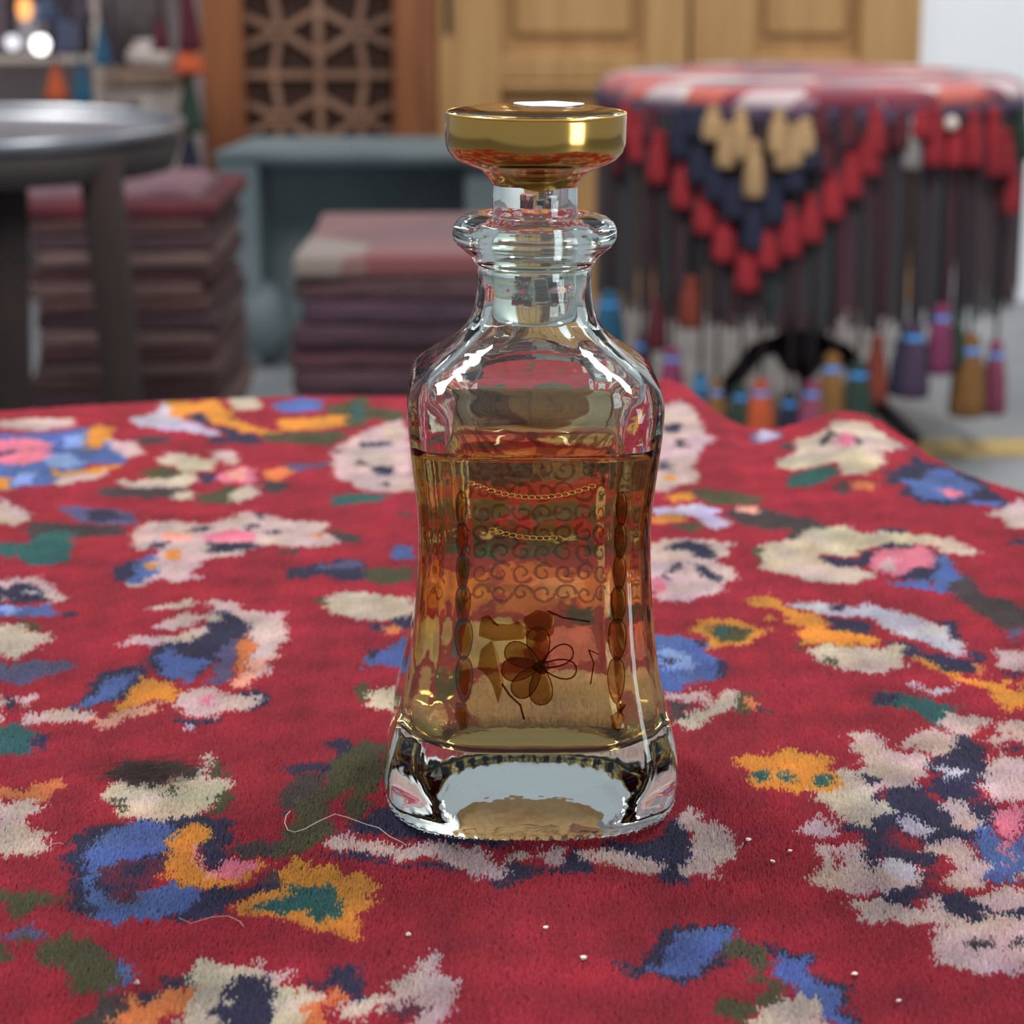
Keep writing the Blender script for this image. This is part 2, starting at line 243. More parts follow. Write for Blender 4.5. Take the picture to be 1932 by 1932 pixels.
# pattern: patches of wool traced flat on the table plane (crop id, colour, points in that crop)
PAL = {'R': (180, 47, 68), 'N': (66, 62, 94), 'B': (102, 126, 184), 'P': (216, 195, 193), 'C': (216, 203, 187), 'W': (210, 204, 218),
       'Y': (226, 166, 72), 'O': (222, 146, 92), 'G': (102, 98, 70), 'T': (62, 116, 114), 'K': (228, 146, 168), 'D': (92, 78, 80),
       'L': (160, 182, 222), 'M': (120, 56, 84), 'V': (112, 106, 146), 'S': (232, 184, 166)}
CROPS = {'a': (0, 720, 780/1932), 'b': (0, 1350, 960/1932), 'c': (1200, 720, 732/1932), 'd': (960, 1350, 972/1932), 'f': (0, 0, 1), 'e': (1200, 1300, 732/1932)}
PAT = """
a P 0,178 100,165 340,170 345,205 200,225 0,215
a B 0,240 200,240 420,215 600,340 600,380 430,390 250,480 0,520
a K 0,270 130,265 230,290 240,350 140,390 60,400 0,380
a N 0,340 70,320 80,335 10,365
a Y 410,230 470,200 530,215 520,260 470,310 400,325
a L 300,260 380,250 390,310 300,315
a P 520,270 650,290 665,340 600,355 500,310
a L 200,350 330,340 400,380 330,410 220,400
a Y 220,410 300,430 590,380 590,400 330,450 240,445
a P 250,460 520,410 420,460 260,490
a L 70,440 150,430 150,490 60,500
a Y 0,460 40,455 45,510 0,515
a W 605,180 720,150 760,100 830,100 830,180 1040,245 1000,262 820,235 660,215
a Y 780,90 900,110 1000,90 1080,140 1100,180 1210,230 1320,245 1300,265 1150,245 1050,215 960,200 800,165
a N 860,165 930,150 1000,210 930,205
a N 1000,212 1100,235 1210,262 1080,272
a C 1060,95 1200,80 1220,140 1120,150
a B 1260,120 1400,90 1510,100 1500,150 1330,155
a G 1510,140 1650,90 1730,80 1740,130 1890,140 1890,200 1760,180 1640,230 1530,160
a T 1640,110 1690,100 1690,180 1650,190
a Y 1310,190 1500,175 1620,165 1620,210 1500,230 1310,235
a G 1220,250 1600,235 1650,270 1500,300 1240,280
a N 960,270 1200,260 1250,290 1000,295
a D 620,270 720,255 800,260 760,290 660,298
a C 720,370 790,330 870,345 1000,365 1000,405 860,415
a P 980,340 1050,315 1120,340 1130,375 1070,385 1000,360
a G 650,430 730,390 860,420 850,440 720,455
a C 540,465 680,455 900,420 925,450 880,490 640,490
a D 470,490 560,490 760,490 900,490 760,530 560,540 450,530
a N 920,420 1000,415 1010,465 950,470
a K 1000,420 1150,390 1200,410 1190,460 1020,465
a S 1060,415 1150,395 1150,440 1080,450
a O 1240,410 1310,385 1380,410 1320,450 1230,455
a V 1340,385 1540,375 1540,390 1380,412
a D 1230,460 1340,460 1350,490 1260,515
a G 930,520 1080,470 1090,550 930,565
a C 1090,490 1180,465 1225,490 1200,530 1100,555 1065,545
a C 770,525 880,500 930,510 900,540 800,540
a P 1540,310 1620,285 1780,200 1880,185 1920,240 1950,510 1720,515 1650,470 1560,450 1550,370
a N 1680,290 1830,275 1840,300 1700,310
a N 1740,400 1830,390 1840,440 1750,440
a D 1650,370 1720,365 1700,405
a R 1540,320 1600,325 1600,345
a C 1780,230 1890,210 1890,260 1800,270
a D 1760,480 1820,470 1810,500
a T 1530,530 1640,520 1840,530 1800,555 1560,570
a P 0,550 60,590 160,640 60,670 0,660
a V 250,590 400,585 630,600 630,660 390,660 330,625
a N 400,600 520,595 600,640 420,650
a D 130,660 350,670 580,665 580,715 350,730 130,740
a T 0,750 110,760 250,690 350,720 320,850 160,860 60,820 0,830
a P 600,720 680,640 980,660 1130,600 1280,610 1390,650 1540,650 1500,700 1600,750 1480,770 1250,760 1100,810 960,830 880,900 960,915 820,945 740,920 640,970 570,950 700,850 740,770 640,790
a B 590,850 700,800 740,880 650,950 560,940
a N 520,870 640,820 600,930 530,940
a Y 760,790 850,775 850,820 770,840
a Y 670,850 720,830 730,880 690,885
a K 960,710 1090,680 1160,700 1210,735 1080,745 960,740
a N 970,750 1200,745 1220,770 1040,800 970,790
a N 870,670 1000,670 960,690 880,690
a N 1140,650 1220,660 1170,700
a N 1230,700 1310,680 1310,715
a N 1170,610 1240,600 1240,640
a N 690,745 790,740 770,775 700,770
a S 740,690 880,700 900,740 760,740
a O 1440,710 1500,700 1480,730
a D 1500,700 1560,690 1710,720 1700,755 1600,745
a D 1290,790 1440,780 1380,810
a N 1330,890 1470,850 1560,835 1700,835 1720,880 1700,930 1570,935 1480,910 1340,925
a V 1480,855 1690,838 1690,865 1500,880
a G 1700,880 1930,870 1930,940 1800,950 1700,925
a B 1820,780 1930,770 1930,840 1830,830
a D 1830,610 1930,610 1930,640
a C 1510,1000 1640,985 1930,1010 1930,1090 1780,1130 1630,1120 1500,1060
a G 1460,1010 1510,1000 1520,1060 1480,1040
a N 1700,1140 1800,1140 1860,1100 1930,1090 1930,1140 1860,1180 1740,1160
a O 1800,1155 1860,1130 1880,1170 1820,1185
a B 1700,1290 1790,1250 1880,1210 1960,1215 1930,1350 1700,1330
a N 1690,1250 1760,1250 1740,1300
a C 1720,1450 1870,1410 1900,1550 1740,1530
a G 1670,1420 1730,1420 1720,1500 1690,1500
a P 0,930 150,915 240,960 310,1020 240,1050 150,1000 0,1040
a N 40,950 130,940 210,990 180,1030 60,1040 20,990
a W 110,980 170,980 160,1010
a L 0,1060 90,1040 110,1100 0,1100
a B 60,1080 130,1045 210,1040 270,1090 230,1105 60,1105
a N 270,1075 370,1080 340,1105
a C 0,1110 60,1140 190,1170 260,1190 180,1240 60,1300 0,1310
a G 80,1125 190,1140 200,1165 90,1145
a V 80,1320 330,1300 330,1350 150,1400 30,1420 0,1370
a P 80,1470 180,1480 140,1530 90,1520
a N 0,1450 60,1470 80,1530 0,1570
a T 0,1610 120,1600 180,1640 160,1684 0,1684
a P 680,1070 880,1020 920,1030 880,1060 700,1085
a P 720,1135 850,1095 930,1100 900,1150 790,1160
a P 550,1235 620,1190 760,1210 880,1170 960,1150 960,1210 900,1230 700,1240
a P 940,1040 1060,1035 1190,1080 1320,1085 1330,1180 1280,1340 1180,1420 1090,1440 1080,1400 1190,1330 1210,1230 1180,1160 1060,1090
a S 1200,1300 1290,1290 1180,1420 1090,1440 1085,1400 1180,1340
a N 960,1080 1060,1070 1180,1130 1180,1200 1060,1240 1000,1300 920,1390 760,1400 680,1320 680,1260 780,1230 880,1220 960,1160
a C 930,1090 1010,1080 1060,1130 960,1130
a B 730,1280 790,1245 870,1290 960,1320 900,1405 760,1380
a V 1040,1230 1110,1210 1100,1300 1060,1410 980,1420 1000,1330
a O 1110,1210 1170,1200 1205,1230 1190,1300 1100,1400 1110,1280
a N 460,1370 600,1330 680,1330 660,1390 600,1480 400,1530 330,1530
a B 500,1400 610,1370 600,1430 540,1480 400,1530 340,1530
a Y 640,1380 680,1400 830,1420 820,1480 690,1500 560,1550 510,1555 540,1510 620,1450
a P 820,1480 920,1430 1000,1430 1080,1490 980,1580 860,1560 810,1520
a N 1100,1440 1260,1460 1250,1520 1190,1540
a P 1060,1460 1240,1470 1180,1530 1000,1560
a K 950,1480 1000,1465 1000,1515 960,1510
a N 800,1560 860,1580 980,1590 1060,1560 1000,1600 900,1610 830,1600
a W 830,1610 910,1605 870,1635
a P 100,1560 180,1545 340,1520 440,1560 380,1590 200,1610 110,1600
a S 400,1570 540,1560 720,1500 740,1540 600,1580 480,1630 420,1600
b T 0,40 100,35 150,80 120,155 0,150
b N 130,70 200,80 150,150
b O 20,265 120,280 200,240 235,260 180,325 90,310 30,310
b P 60,400 70,350 90,320 170,325 120,370 100,410
b P 0,350 60,340 90,400 170,440 180,500 130,540 40,530 0,480
b C 380,290 430,250 560,270 740,230 780,160 815,155 800,230 890,260 870,310 820,330 790,380 640,390 520,415 440,370 400,320
b G 815,170 870,190 880,240 810,225
b G 830,310 890,290 870,370 810,380
b G 430,320 490,330 480,370 440,360
b G 620,270 680,290 640,310
b D 400,225 480,180 640,170 760,205 740,235 640,245 560,272 450,250
b N 240,490 330,430 640,390 860,390 920,470 850,500 640,540 500,700 330,780 260,720
b B 300,520 370,470 450,415 640,400 660,480 620,520 480,560 370,590 350,650 420,690 440,730 580,660 640,640 740,660 770,690 720,740 600,775 420,795 340,790 340,720 290,610
b M 360,600 460,560 610,540 610,600 560,650 430,650
b N 470,570 560,570 540,620 480,620
b M 410,680 520,660 480,720 420,725
b N 770,680 920,660 1000,630 1060,640 960,680 850,740 700,785 620,775 740,720
b Y 620,500 650,440 720,405 830,440 770,490 735,530 760,600 830,640 930,620 970,550 995,580 960,620 880,665 780,670 660,640 610,620
b S 735,500 770,490 770,570 820,600 840,640 760,620
b K 820,600 900,545 960,560 950,610 860,640
b N 780,480 850,480 900,540 840,580 790,570
b D 870,500 1060,470 1120,440 1170,510 1080,540 1000,540 920,540
b N 1240,95 1310,90 1330,120 1280,210 1080,230 1060,210 1080,195 1250,185 1270,140
b D 1130,230 1240,220 1200,300 1080,380 1050,320
b G 1050,470 1100,420 1130,320 1240,260 1260,180 1340,100 1460,120 1460,200 1430,260 1390,360 1300,420 1180,510 1080,530 1010,540
b R 1250,330 1320,280 1320,330 1290,440 1250,430
b N 1390,380 1450,350 1520,330 1620,420 1932,470 1932,500 1560,470 1300,450 1310,420
b D 1030,600 1000,640 1040,650 1060,600
b Y 1060,600 1110,545 1190,580 1300,565 1310,610 1380,605 1430,650 1390,730 1370,820 1330,860 1300,820 1180,810 1060,770 960,775 890,735 970,680 1050,650
b T 980,740 1050,700 1070,650 1280,655 1300,690 1300,780 1200,780 1150,740 1040,760
b N 1200,530 1380,520 1500,575 1700,560 1740,590 1500,580 1380,548
b P 1245,480 1290,450 1420,490 1520,490 1700,480 1740,510 1840,510 1860,560 1930,580 1920,620 1800,610 1740,570 1660,540 1500,555 1380,520 1260,510
b N 1850,610 1930,630 1930,660 1850,640
b G 0,690 130,670 240,690 140,740 60,780 130,860 0,890
b V 60,790 140,820 180,850 100,860
b G 130,900 260,820 340,850 430,940 430,1040 280,1060 240,960 170,940
b B 430,930 490,940 500,1020 440,1030
b B 0,1050 70,1060 60,1110 0,1171
b D 280,1171 360,1100 380,1060 450,1060 440,1150 400,1171
b O 380,1200 450,1130 450,1060 490,1055 510,1105 590,1080 640,1030 740,1040 740,1110 640,1150 560,1200
b N 500,1050 600,1050 590,1085 520,1100
b N 640,980 740,980 740,1030 640,1025
b C 740,940 780,925 900,950 960,960 980,915 1010,920 1010,960 1090,980 1100,1040 1180,1030 1210,1080 1230,1240 740,1240 720,1130 740,1060
b P 970,950 985,915 1010,920 1010,960 1090,980 1095,1040 1010,1030 1000,980
b N 880,1000 1000,1000 1080,1070 1030,1090 1000,1240 900,1240 810,1110 870,1080
b O 1210,1050 1290,1020 1290,1090 1250,1130 1200,1200 1150,1130
b C 1290,1090 1460,1060 1460,1130 1380,1150 1290,1150
b N 1170,1000 1290,960 1370,960 1370,1080 1300,1070 1280,1020 1200,1030
b P 1470,1090 1480,1030 1550,990 1570,920 1610,900 1650,920 1660,990 1700,1000 1740,1040 1690,1090 1680,1240 1560,1240 1570,1110 1500,1110
b M 1480,1105 1600,1100 1560,1150 1480,1150
c P 130,180 230,180 300,230 310,280 370,330 350,380 300,420 260,450 320,480 310,510 200,530 100,570 60,540 60,220
c N 130,260 220,265 240,310 150,290
c N 110,400 180,440 170,465 110,450
c D 200,330 260,340 250,370 200,360
c Y 140,480 220,480 200,505 130,510
c C 700,410 790,390 800,330 960,300 980,270 1130,265 1220,310 1350,360 1260,390 1220,400 1230,450 1170,510 1040,500 1000,450 900,455 710,445
c T 740,500 830,460 980,460 1000,490 920,530 760,525
c D 960,300 1010,320 940,375 920,365
c D 1070,330 1140,380 1100,390 1060,350
c D 720,330 790,330 780,365 720,360
c K 990,340 1060,320 1090,360 1060,395 1000,390
c D 990,540 1060,530 1060,580 990,580
c O 1080,545 1230,540 1180,570 1080,570
c R 1250,440 1340,400 1370,460 1260,475
c N 1240,500 1360,440 1360,380 1440,410 1700,460 1760,520 1860,590 1860,620 1650,610 1400,620 1320,590 1320,540 1230,540
c B 1290,510 1400,510 1460,450 1560,440 1640,480 1740,520 1640,560 1560,590 1400,600 1360,560
c B 1660,590 1850,590 1800,615 1680,610
c K 1480,540 1590,535 1640,560 1560,575
c V 550,285 640,255 750,285 680,315 580,325
c W 570,290 640,262 735,285 680,308 600,315
c P 1740,650 1830,620 1900,590 1932,570 1990,560 1990,725 1830,720 1840,680
c N 1830,790 1932,780 1932,810 1860,815
c Y 150,590 200,560 300,570 300,600 240,600 180,620
c G 240,540 400,550 620,570 620,610 500,620 400,620 330,600
c D 460,640 640,640 840,680 960,720 840,740 620,740 480,690
c S 500,630 560,615 610,640 600,665 520,650
c W 90,650 200,630 300,620 430,650 410,680 480,710 400,750 330,720 320,690 200,670 90,680
c Y 80,685 190,665 240,690 200,715 80,720
c G 190,725 330,710 330,745 220,750
c P 40,810 280,790 490,800 430,860 400,890 470,930 500,980 420,1040 330,1080 240,1100 90,1090 20,950
c N 140,830 260,800 360,830 370,880 310,890 260,840 150,850
c N 270,900 400,950 430,1000 390,1000 320,960
c N 140,930 200,900 240,905 160,960 160,1010 130,980
c K 75,980 140,990 150,1040 80,1060
c C 610,890 640,810 740,790 850,730 1050,720 1110,760 1160,770 1240,750 1380,760 1560,780 1690,840 1650,870 1560,850 1480,820 1340,810 1200,820 1110,850 1060,870 920,860 960,920 1180,950 1200,980 1060,1010 880,1000 740,960 640,930
c G 600,850 640,820 650,900 620,910
c D 780,730 850,730 780,790 740,780
c N 910,870 1000,880 1100,880 1150,830 1180,850 1140,920 1000,930 950,910
c N 1180,880 1240,800 1490,830 1560,900 1520,1010 1430,990 1300,990
c K 1150,880 1240,830 1420,820 1490,840 1500,890 1450,930 1340,950 1260,975 1170,940
c P 1200,900 1290,880 1300,930 1230,950
c B 1500,880 1560,850 1580,930 1620,950 1620,1010 1580,1060 1500,1060 1490,1000
c B 1270,1000 1440,990 1500,1020 1490,1050 1260,1020
c D 1580,1000 1660,960 1680,1030 1740,1070 1850,1100 1932,1160 1990,1200 1990,1280 1932,1260 1740,1180 1660,1110 1580,1070
c V 1850,1240 1932,1250 1932,1300 1880,1310
c N 1190,740 1330,735 1360,750 1240,760
c N 960,1180 1060,1190 1190,1230 1170,1260 980,1240 940,1200
c W 740,1100 860,1110 980,1100 1020,1130 1110,1110 1260,1140 1400,1170 1500,1220 1580,1240 1560,1280 1640,1300 1630,1380 1560,1370 1450,1310 1300,1260 1140,1180 960,1170 820,1140
c Y 540,1120 570,1070 660,1065 740,1110 800,1150 930,1170 940,1220 980,1240 1200,1280 1200,1310 1110,1320 960,1300 820,1310 800,1250 860,1240 760,1190 700,1130 600,1120
c N 970,1110 1030,1115 1040,1150 990,1150
c Y 640,1160 710,1180 690,1200 650,1190
c O 640,1230 680,1220 680,1260
c N 1500,1190 1600,1190 1610,1290 1570,1280
c N 1240,1300 1350,1310 1460,1350 1660,1400 1660,1330 1730,1360 1720,1420 1650,1460 1480,1420 1330,1360
c C 860,1330 960,1305 1160,1330 1310,1310 1340,1390 1330,1430 1180,1450 1050,1440 960,1410 890,1390
c G 800,1300 850,1320 850,1350 810,1345
c G 940,1370 1000,1380 990,1410 950,1400
c Y 1380,1390 1420,1370 1500,1420 1620,1470 1740,1500 1840,1490 1900,1590 1880,1640 1800,1620 1760,1540 1600,1490 1500,1450
c O 1670,1410 1720,1395 1730,1450 1690,1460
c P 1780,1330 1932,1370 1990,1380 1990,1480 1932,1460 1820,1420
c N 1820,1440 1932,1480 1932,1500 1850,1480
c Y 260,1240 340,1180 440,1190 480,1180 610,1230 620,1280 560,1320 440,1310 380,1340 340,1320 350,1270
c G 350,1240 400,1215 560,1235 560,1280 440,1300 360,1270
c T 390,1240 450,1230 450,1275 400,1270
c B 40,1270 200,1270 330,1290 350,1350 450,1400 430,1470 300,1500 190,1545 100,1540
c L 110,1320 180,1330 280,1390 270,1440 180,1440 120,1400
c N 260,1290 330,1290 340,1340
c N 400,1390 460,1400 450,1470 400,1480
c N 120,1370 190,1390 150,1420
c C 200,1710 300,1640 400,1560 480,1530 510,1560 500,1620 400,1660 300,1740 210,1745
c P 160,1550 340,1545 370,1590 280,1610 170,1580
c D 160,1590 280,1620 250,1680 190,1700
c G 490,1560 600,1540 600,1620 520,1670 480,1640
c O 540,1570 580,1570 620,1660 570,1640
c D 610,1610 700,1640 620,1660
c W 1360,1500 1400,1490 1420,1530 1560,1530 1630,1500 1560,1550 1440,1555
c T 1150,1560 1220,1550 1400,1570 1580,1620 1660,1620 1550,1660 1510,1700 1400,1680 1340,1630 1170,1600
c N 1150,1560 1220,1550 1300,1570 1290,1610 1170,1600
e N 1160,620 1330,470 1500,470 1540,320 1470,360 1570,230 1650,220 1760,330 1690,430 1680,560 1780,560 1800,640 1650,750 1450,900 1470,1050 1600,1000 1860,1140 1840,1170 1520,1120 1480,1050 1330,1060 1180,1070 1200,1030 1390,980 1440,880 1150,850 1120,750 1030,700 1060,680
e P 1500,160 1540,110 1620,150 1730,125 1750,170 1690,220 1620,250 1560,210
e P 1370,225 1450,190 1520,200 1590,250 1560,320 1460,330 1400,290 1340,290
e P 1030,240 1160,210 1240,250 1310,310 1440,320 1470,400 1420,470 1300,490 1180,520 1120,470 1100,400 1130,350 1060,290
e C 870,420 980,410 1080,390 1130,450 1180,520 1260,560 1300,600 1160,640 1150,700 1060,680 1000,660 960,600 870,560
e P 790,700 850,660 900,635 1000,680 1000,740 870,750
e P 910,800 980,780 1100,760 1160,830 1140,900 1250,880 1330,850 1420,900 1390,980 1240,1020 1120,1030 960,1000 840,950 850,910 920,890
e W 1200,860 1320,850 1410,900 1330,960 1230,930
e P 1420,820 1470,760 1620,750 1720,850 1790,920 1760,970 1600,1000 1540,960 1640,900 1560,860
e P 1060,1050 1170,1050 1290,1060 1420,1090 1500,1040 1550,1130 1670,1150 1780,1140 1870,1120 2000,1130 2000,1430 1700,1420 1460,1360 1490,1180 1370,1170 1220,1160 1160,1200 1110,1130
e P 1700,400 1770,360 1880,330 2000,400 2000,520 1800,570 1700,500
e P 1800,170 1932,140 2000,140 2000,250 1860,250 1780,300 1760,260
e P 1530,560 1640,560 1740,660 1700,720 1620,700 1540,610
e W 1280,650 1380,640 1500,690 1480,740 1400,730 1320,700
e P 1700,1030 1800,1000 1932,980 2000,980 2000,1080 1780,1120 1660,1060
e N 1590,240 1640,220 1740,330 1700,360 1620,300
e N 1460,350 1530,320 1600,400 1560,430 1470,410
e N 1120,430 1180,425 1180,480 1140,490
e N 1200,510 1240,520 1230,570 1200,550
e W 1500,380 1560,400 1620,420 1600,470 1540,450
e N 1860,270 2000,260 2000,340 1900,330 1840,310
e N 1600,480 1680,490 1690,540 1630,530
e R 1430,520 1510,510 1530,580 1460,570
e M 1210,770 1260,700 1440,720 1440,830 1300,810
e R 1290,730 1420,740 1430,810 1310,800
e N 1140,840 1190,850 1200,900 1150,900
e M 1380,920 1470,900 1480,1060 1400,1060
e R 970,830 1040,840 1030,880 980,870
e R 1540,980 1600,990 1560,1020
e D 1640,1250 1800,1240 1780,1290 1660,1290
e N 1850,1330 1900,1220 2000,1230 2000,1330 1880,1370
d Y 830,160 870,150 900,140 960,150 1000,150 1050,115 1090,150 1200,145 1220,180 1230,240 1240,290 1180,285 1060,285 900,260 890,220 860,195
d T 900,210 990,200 960,250 920,250
d T 1010,205 1070,230 1020,250
d T 1130,225 1220,240 1200,265 1140,265
d B 1730,440 1800,400 1850,480 1870,560 1860,640 1820,630 1810,580 1760,510
d K 1810,370 1900,320 1990,320 1990,640 1870,620 1850,480
d D 1880,380 1932,350 1990,350 1990,530 1880,480
d N 330,480 560,470 610,390 640,380 680,420 680,510 740,500 740,550 650,560 660,650 560,640 570,600 500,560 420,530
d P 640,350 680,345 740,370 760,410 830,430 860,460 840,540 790,600 700,590 640,600 630,560 690,540 690,440 640,400
d N 0,540 100,590 200,560 230,500 300,500 300,560 280,590 100,605 0,640
d P 250,500 400,510 540,550 580,590 500,600 400,580 290,540
d P 100,500 170,490 210,540 180,565 110,550
d P 0,510 80,510 60,540 0,560
d N 390,910 460,950 510,940 500,900 560,820 700,780 830,780 840,850 800,930 700,990 560,1000 430,980
d B 490,960 560,930 620,850 720,790 830,800 830,860 740,940 640,980 520,975
d N 900,830 1000,860 1130,910 1160,980 1250,990 1290,1060 1310,1240 1250,1240 1240,1060 1150,1000 1000,880
d G 790,860 880,840 980,870 990,920 920,950 1000,1010 1040,1080 960,1110 920,1080 960,1030 900,920 820,920
d B 990,930 1050,910 1130,920 1150,1000 1230,1010 1270,1080 1270,1240 1180,1240 1200,1090 1100,1060 1020,1010
d G 770,1080 900,1060 920,1110 880,1150 780,1130
d C 900,1240 930,1110 1050,1070 1180,1060 1190,1100 1150,1240
f G 800,840 880,828 950,850 960,900 900,960 840,1000 800,980 790,900
f G 985,850 1080,835 1120,870 1090,930 1020,960 980,920
f G 1130,850 1210,850 1225,930 1215,1000 1150,960 1120,910
f D 840,890 910,870 930,910 870,950
f D 1000,880 1070,870 1060,920 1010,930
f D 830,1010 930,950 980,970 960,1040 860,1070
f G 990,980 1080,955 1110,1000 1060,1060 980,1070
f D 1120,990 1200,1020 1200,1070 1120,1060
f C 1040,990 1080,985 1080,1020 1045,1030
f C 880,990 930,980 930,1010 890,1020
f T 850,1050 930,1040 950,1062 880,1078
f O 930,1090 1010,1078 1060,1100 1070,1160 1010,1195 940,1180
f O 1080,1095 1215,1105 1225,1170 1150,1195 1085,1170
f O 800,1100 915,1095 925,1170 850,1200 795,1160
f Y 800,1110 880,1100 920,1150 860,1190 805,1180
f S 1000,1110 1110,1105 1130,1150 1030,1165
f D 1050,1180 1140,1175 1160,1215 1080,1225
f C 830,1215 940,1205 1000,1240 960,1290 850,1300 810,1260
f K 1010,1235 1120,1230 1150,1275 1040,1290
f G 790,1290 860,1300 850,1350 800,1345
f P 900,1310 1040,1305 1180,1320 1160,1400 960,1410 880,1380
"""
RX0, RX1, RS0, RS1, RES = -.34, .34, .50, 1.42, .001
nx, ns = int((RX1-RX0)/RES), int((RS1-RS0)/RES)
IDS = list(PAL); raster = np.zeros((ns, nx), np.int16)
for ln in PAT.strip().splitlines():
    c, k, rest = ln.split(' ', 2); ox, oy, sc = CROPS[c]
    pts = []
    for t in rest.split():
        a, b = t.split(','); p = at_z(ox+float(a)*sc, oy+float(b)*sc, ZT-.001); pts.append((p.x, p.y))
    pts = np.array(pts)
    i0, i1 = max(0, int((pts[:, 0].min()-RX0)/RES)), min(nx, int((pts[:, 0].max()-RX0)/RES)+2)
    j0, j1 = max(0, int((pts[:, 1].min()-RS0)/RES)), min(ns, int((pts[:, 1].max()-RS0)/RES)+2)
    if i1 <= i0 or j1 <= j0: continue
    gx, gy = np.meshgrid(RX0+(np.arange(i0, i1)+.5)*RES, RS0+(np.arange(j0, j1)+.5)*RES)
    ins = np.zeros(gx.shape, bool); q = len(pts)
    for i in range(q):
        (x1, y1), (x2, y2) = pts[i], pts[(i+1) % q]
        if y1 == y2: continue
        ins ^= ((y1 > gy) != (y2 > gy)) & (gx < (x2-x1)*(gy-y1)/(y2-y1)+x1)
    raster[j0:j1, i0:i1][ins] = IDS.index(k)
PALL = np.array([lin(PAL[k]) for k in IDS])
def mirror(v, lo, hi):
    t = np.mod(v-lo, 2*(hi-lo)); return np.where(t > hi-lo, 2*(hi-lo)-t, t)
def wob(x, s, scale, seed, m=7):
    r = np.random.default_rng(seed); o = 0
    for _ in range(m):
        k = r.normal(0, 1, 2)/scale; o = o + np.sin(x*k[0]+s*k[1]+r.uniform(0, 6.3))
    return o/math.sqrt(m/2)
def pattern(x, s, jit=.0012):
    n = x.shape
    x, s = x + .0009*wob(x, s, .0035, 1) + .0007*wob(x, s, .0016, 2), s + .0012*wob(x, s, .003, 3) + .0009*wob(x, s, .0014, 4)
    kx, ks = .0021, .0024                          # knot spacing
    xq = (np.floor(x/kx)+.5)*kx + rng.normal(0, jit, n); sq = (np.floor(s/ks)+.5)*ks + rng.normal(0, jit, n)
    wb = .30*np.clip(sq, .5, 1.4)*.72              # the traced field ends at the frame: beyond, it repeats mirrored
    xi = np.where(np.abs(xq) > .222*sq+.004, np.sign(xq)*(2*(.222*sq+.004)-np.abs(xq)), xq)
    i = np.clip((mirror(xi, RX0, RX1)/RES).astype(int), 0, nx-1)
    j = np.clip((mirror(sq, .548, 1.38)+.548-RS0)/RES, 0, ns-1).astype(int)
    return raster[j, i]
m_pile = bpy.data.materials.new('wool_pile'); m_pile.use_nodes = True
nt = m_pile.node_tree; b = nt.nodes['Principled BSDF']; at = nt.nodes.new('ShaderNodeAttribute'); at.attribute_name = 'wool'
nt.links.new(at.outputs['Color'], b.inputs['Base Color']); b.inputs['Roughness'].default_value = 1.0; b.inputs['Specular IOR Level'].default_value = .1
b.inputs['Sheen Weight'].default_value = .42; b.inputs['Sheen Roughness'].default_value = .5
tl = nt.nodes.new('ShaderNodeBsdfTranslucent'); nt.links.new(at.outputs['Color'], tl.inputs['Color'])      # wool lets light through
mxs = nt.nodes.new('ShaderNodeMixShader'); mxs.inputs[0].default_value = .55
nt.links.new(b.outputs[0], mxs.inputs[1]); nt.links.new(tl.outputs[0], mxs.inputs[2]); nt.links.new(mxs.outputs[0], nt.nodes['Material Output'].inputs['Surface'])

BX, BY = 0.0058, 0.7146                            # decanter axis on the table
carpet = empty('carpet', (0, .9, ZT-.012), 'red hand-knotted wool carpet with pale and blue flowers spread over the near table', 'carpet')
# woven backing: a grid that follows the surface
gxs = np.linspace(-.55, .405, 320); gss = np.linspace(.32, 1.56, 420)
GX, GS = np.meshgrid(gxs, gss)
GSm = np.minimum(GS, smooth_edge(GX)+.16)
top, _, _ = surf(GX, GSm, 0); bot, _, _ = surf(GX, GSm, -.003)
nr, nc = GX.shape; V = np.concatenate([top.reshape(-1, 3), bot.reshape(-1, 3)]); N0 = nr*nc
idx = np.arange(N0).reshape(nr, nc)
q1 = np.stack([idx[:-1, :-1], idx[:-1, 1:], idx[1:, 1:], idx[1:, :-1]], -1).reshape(-1, 4)
q2 = q1[:, ::-1] + N0
rim = []
for a, bb in [(idx[0, :-1], idx[0, 1:]), (idx[-1, 1:], idx[-1, :-1]), (idx[1:, 0], idx[:-1, 0]), (idx[:-1, -1], idx[1:, -1])]:
    rim.append(np.stack([bb, a, a+N0, bb+N0], -1))
Q = np.concatenate([q1, q2]+rim)
me = bpy.data.meshes.new('backing'); me.from_pydata(V.tolist(), [], Q.tolist()); me.update()
ca = me.attributes.new('wool', 'FLOAT_COLOR', 'POINT')
cc = PALL[pattern(GX.ravel(), GSm.ravel(), .0003)]; cc = np.concatenate([cc, cc*0+np.array(lin((150, 60, 60)))])
ca.data.foreach_set('color', np.concatenate([cc, np.ones((len(cc), 1))], 1).astype(np.float32).ravel())
me.polygons.foreach_set('use_smooth', [True]*len(me.polygons))
link('backing', me, m_pile, carpet)
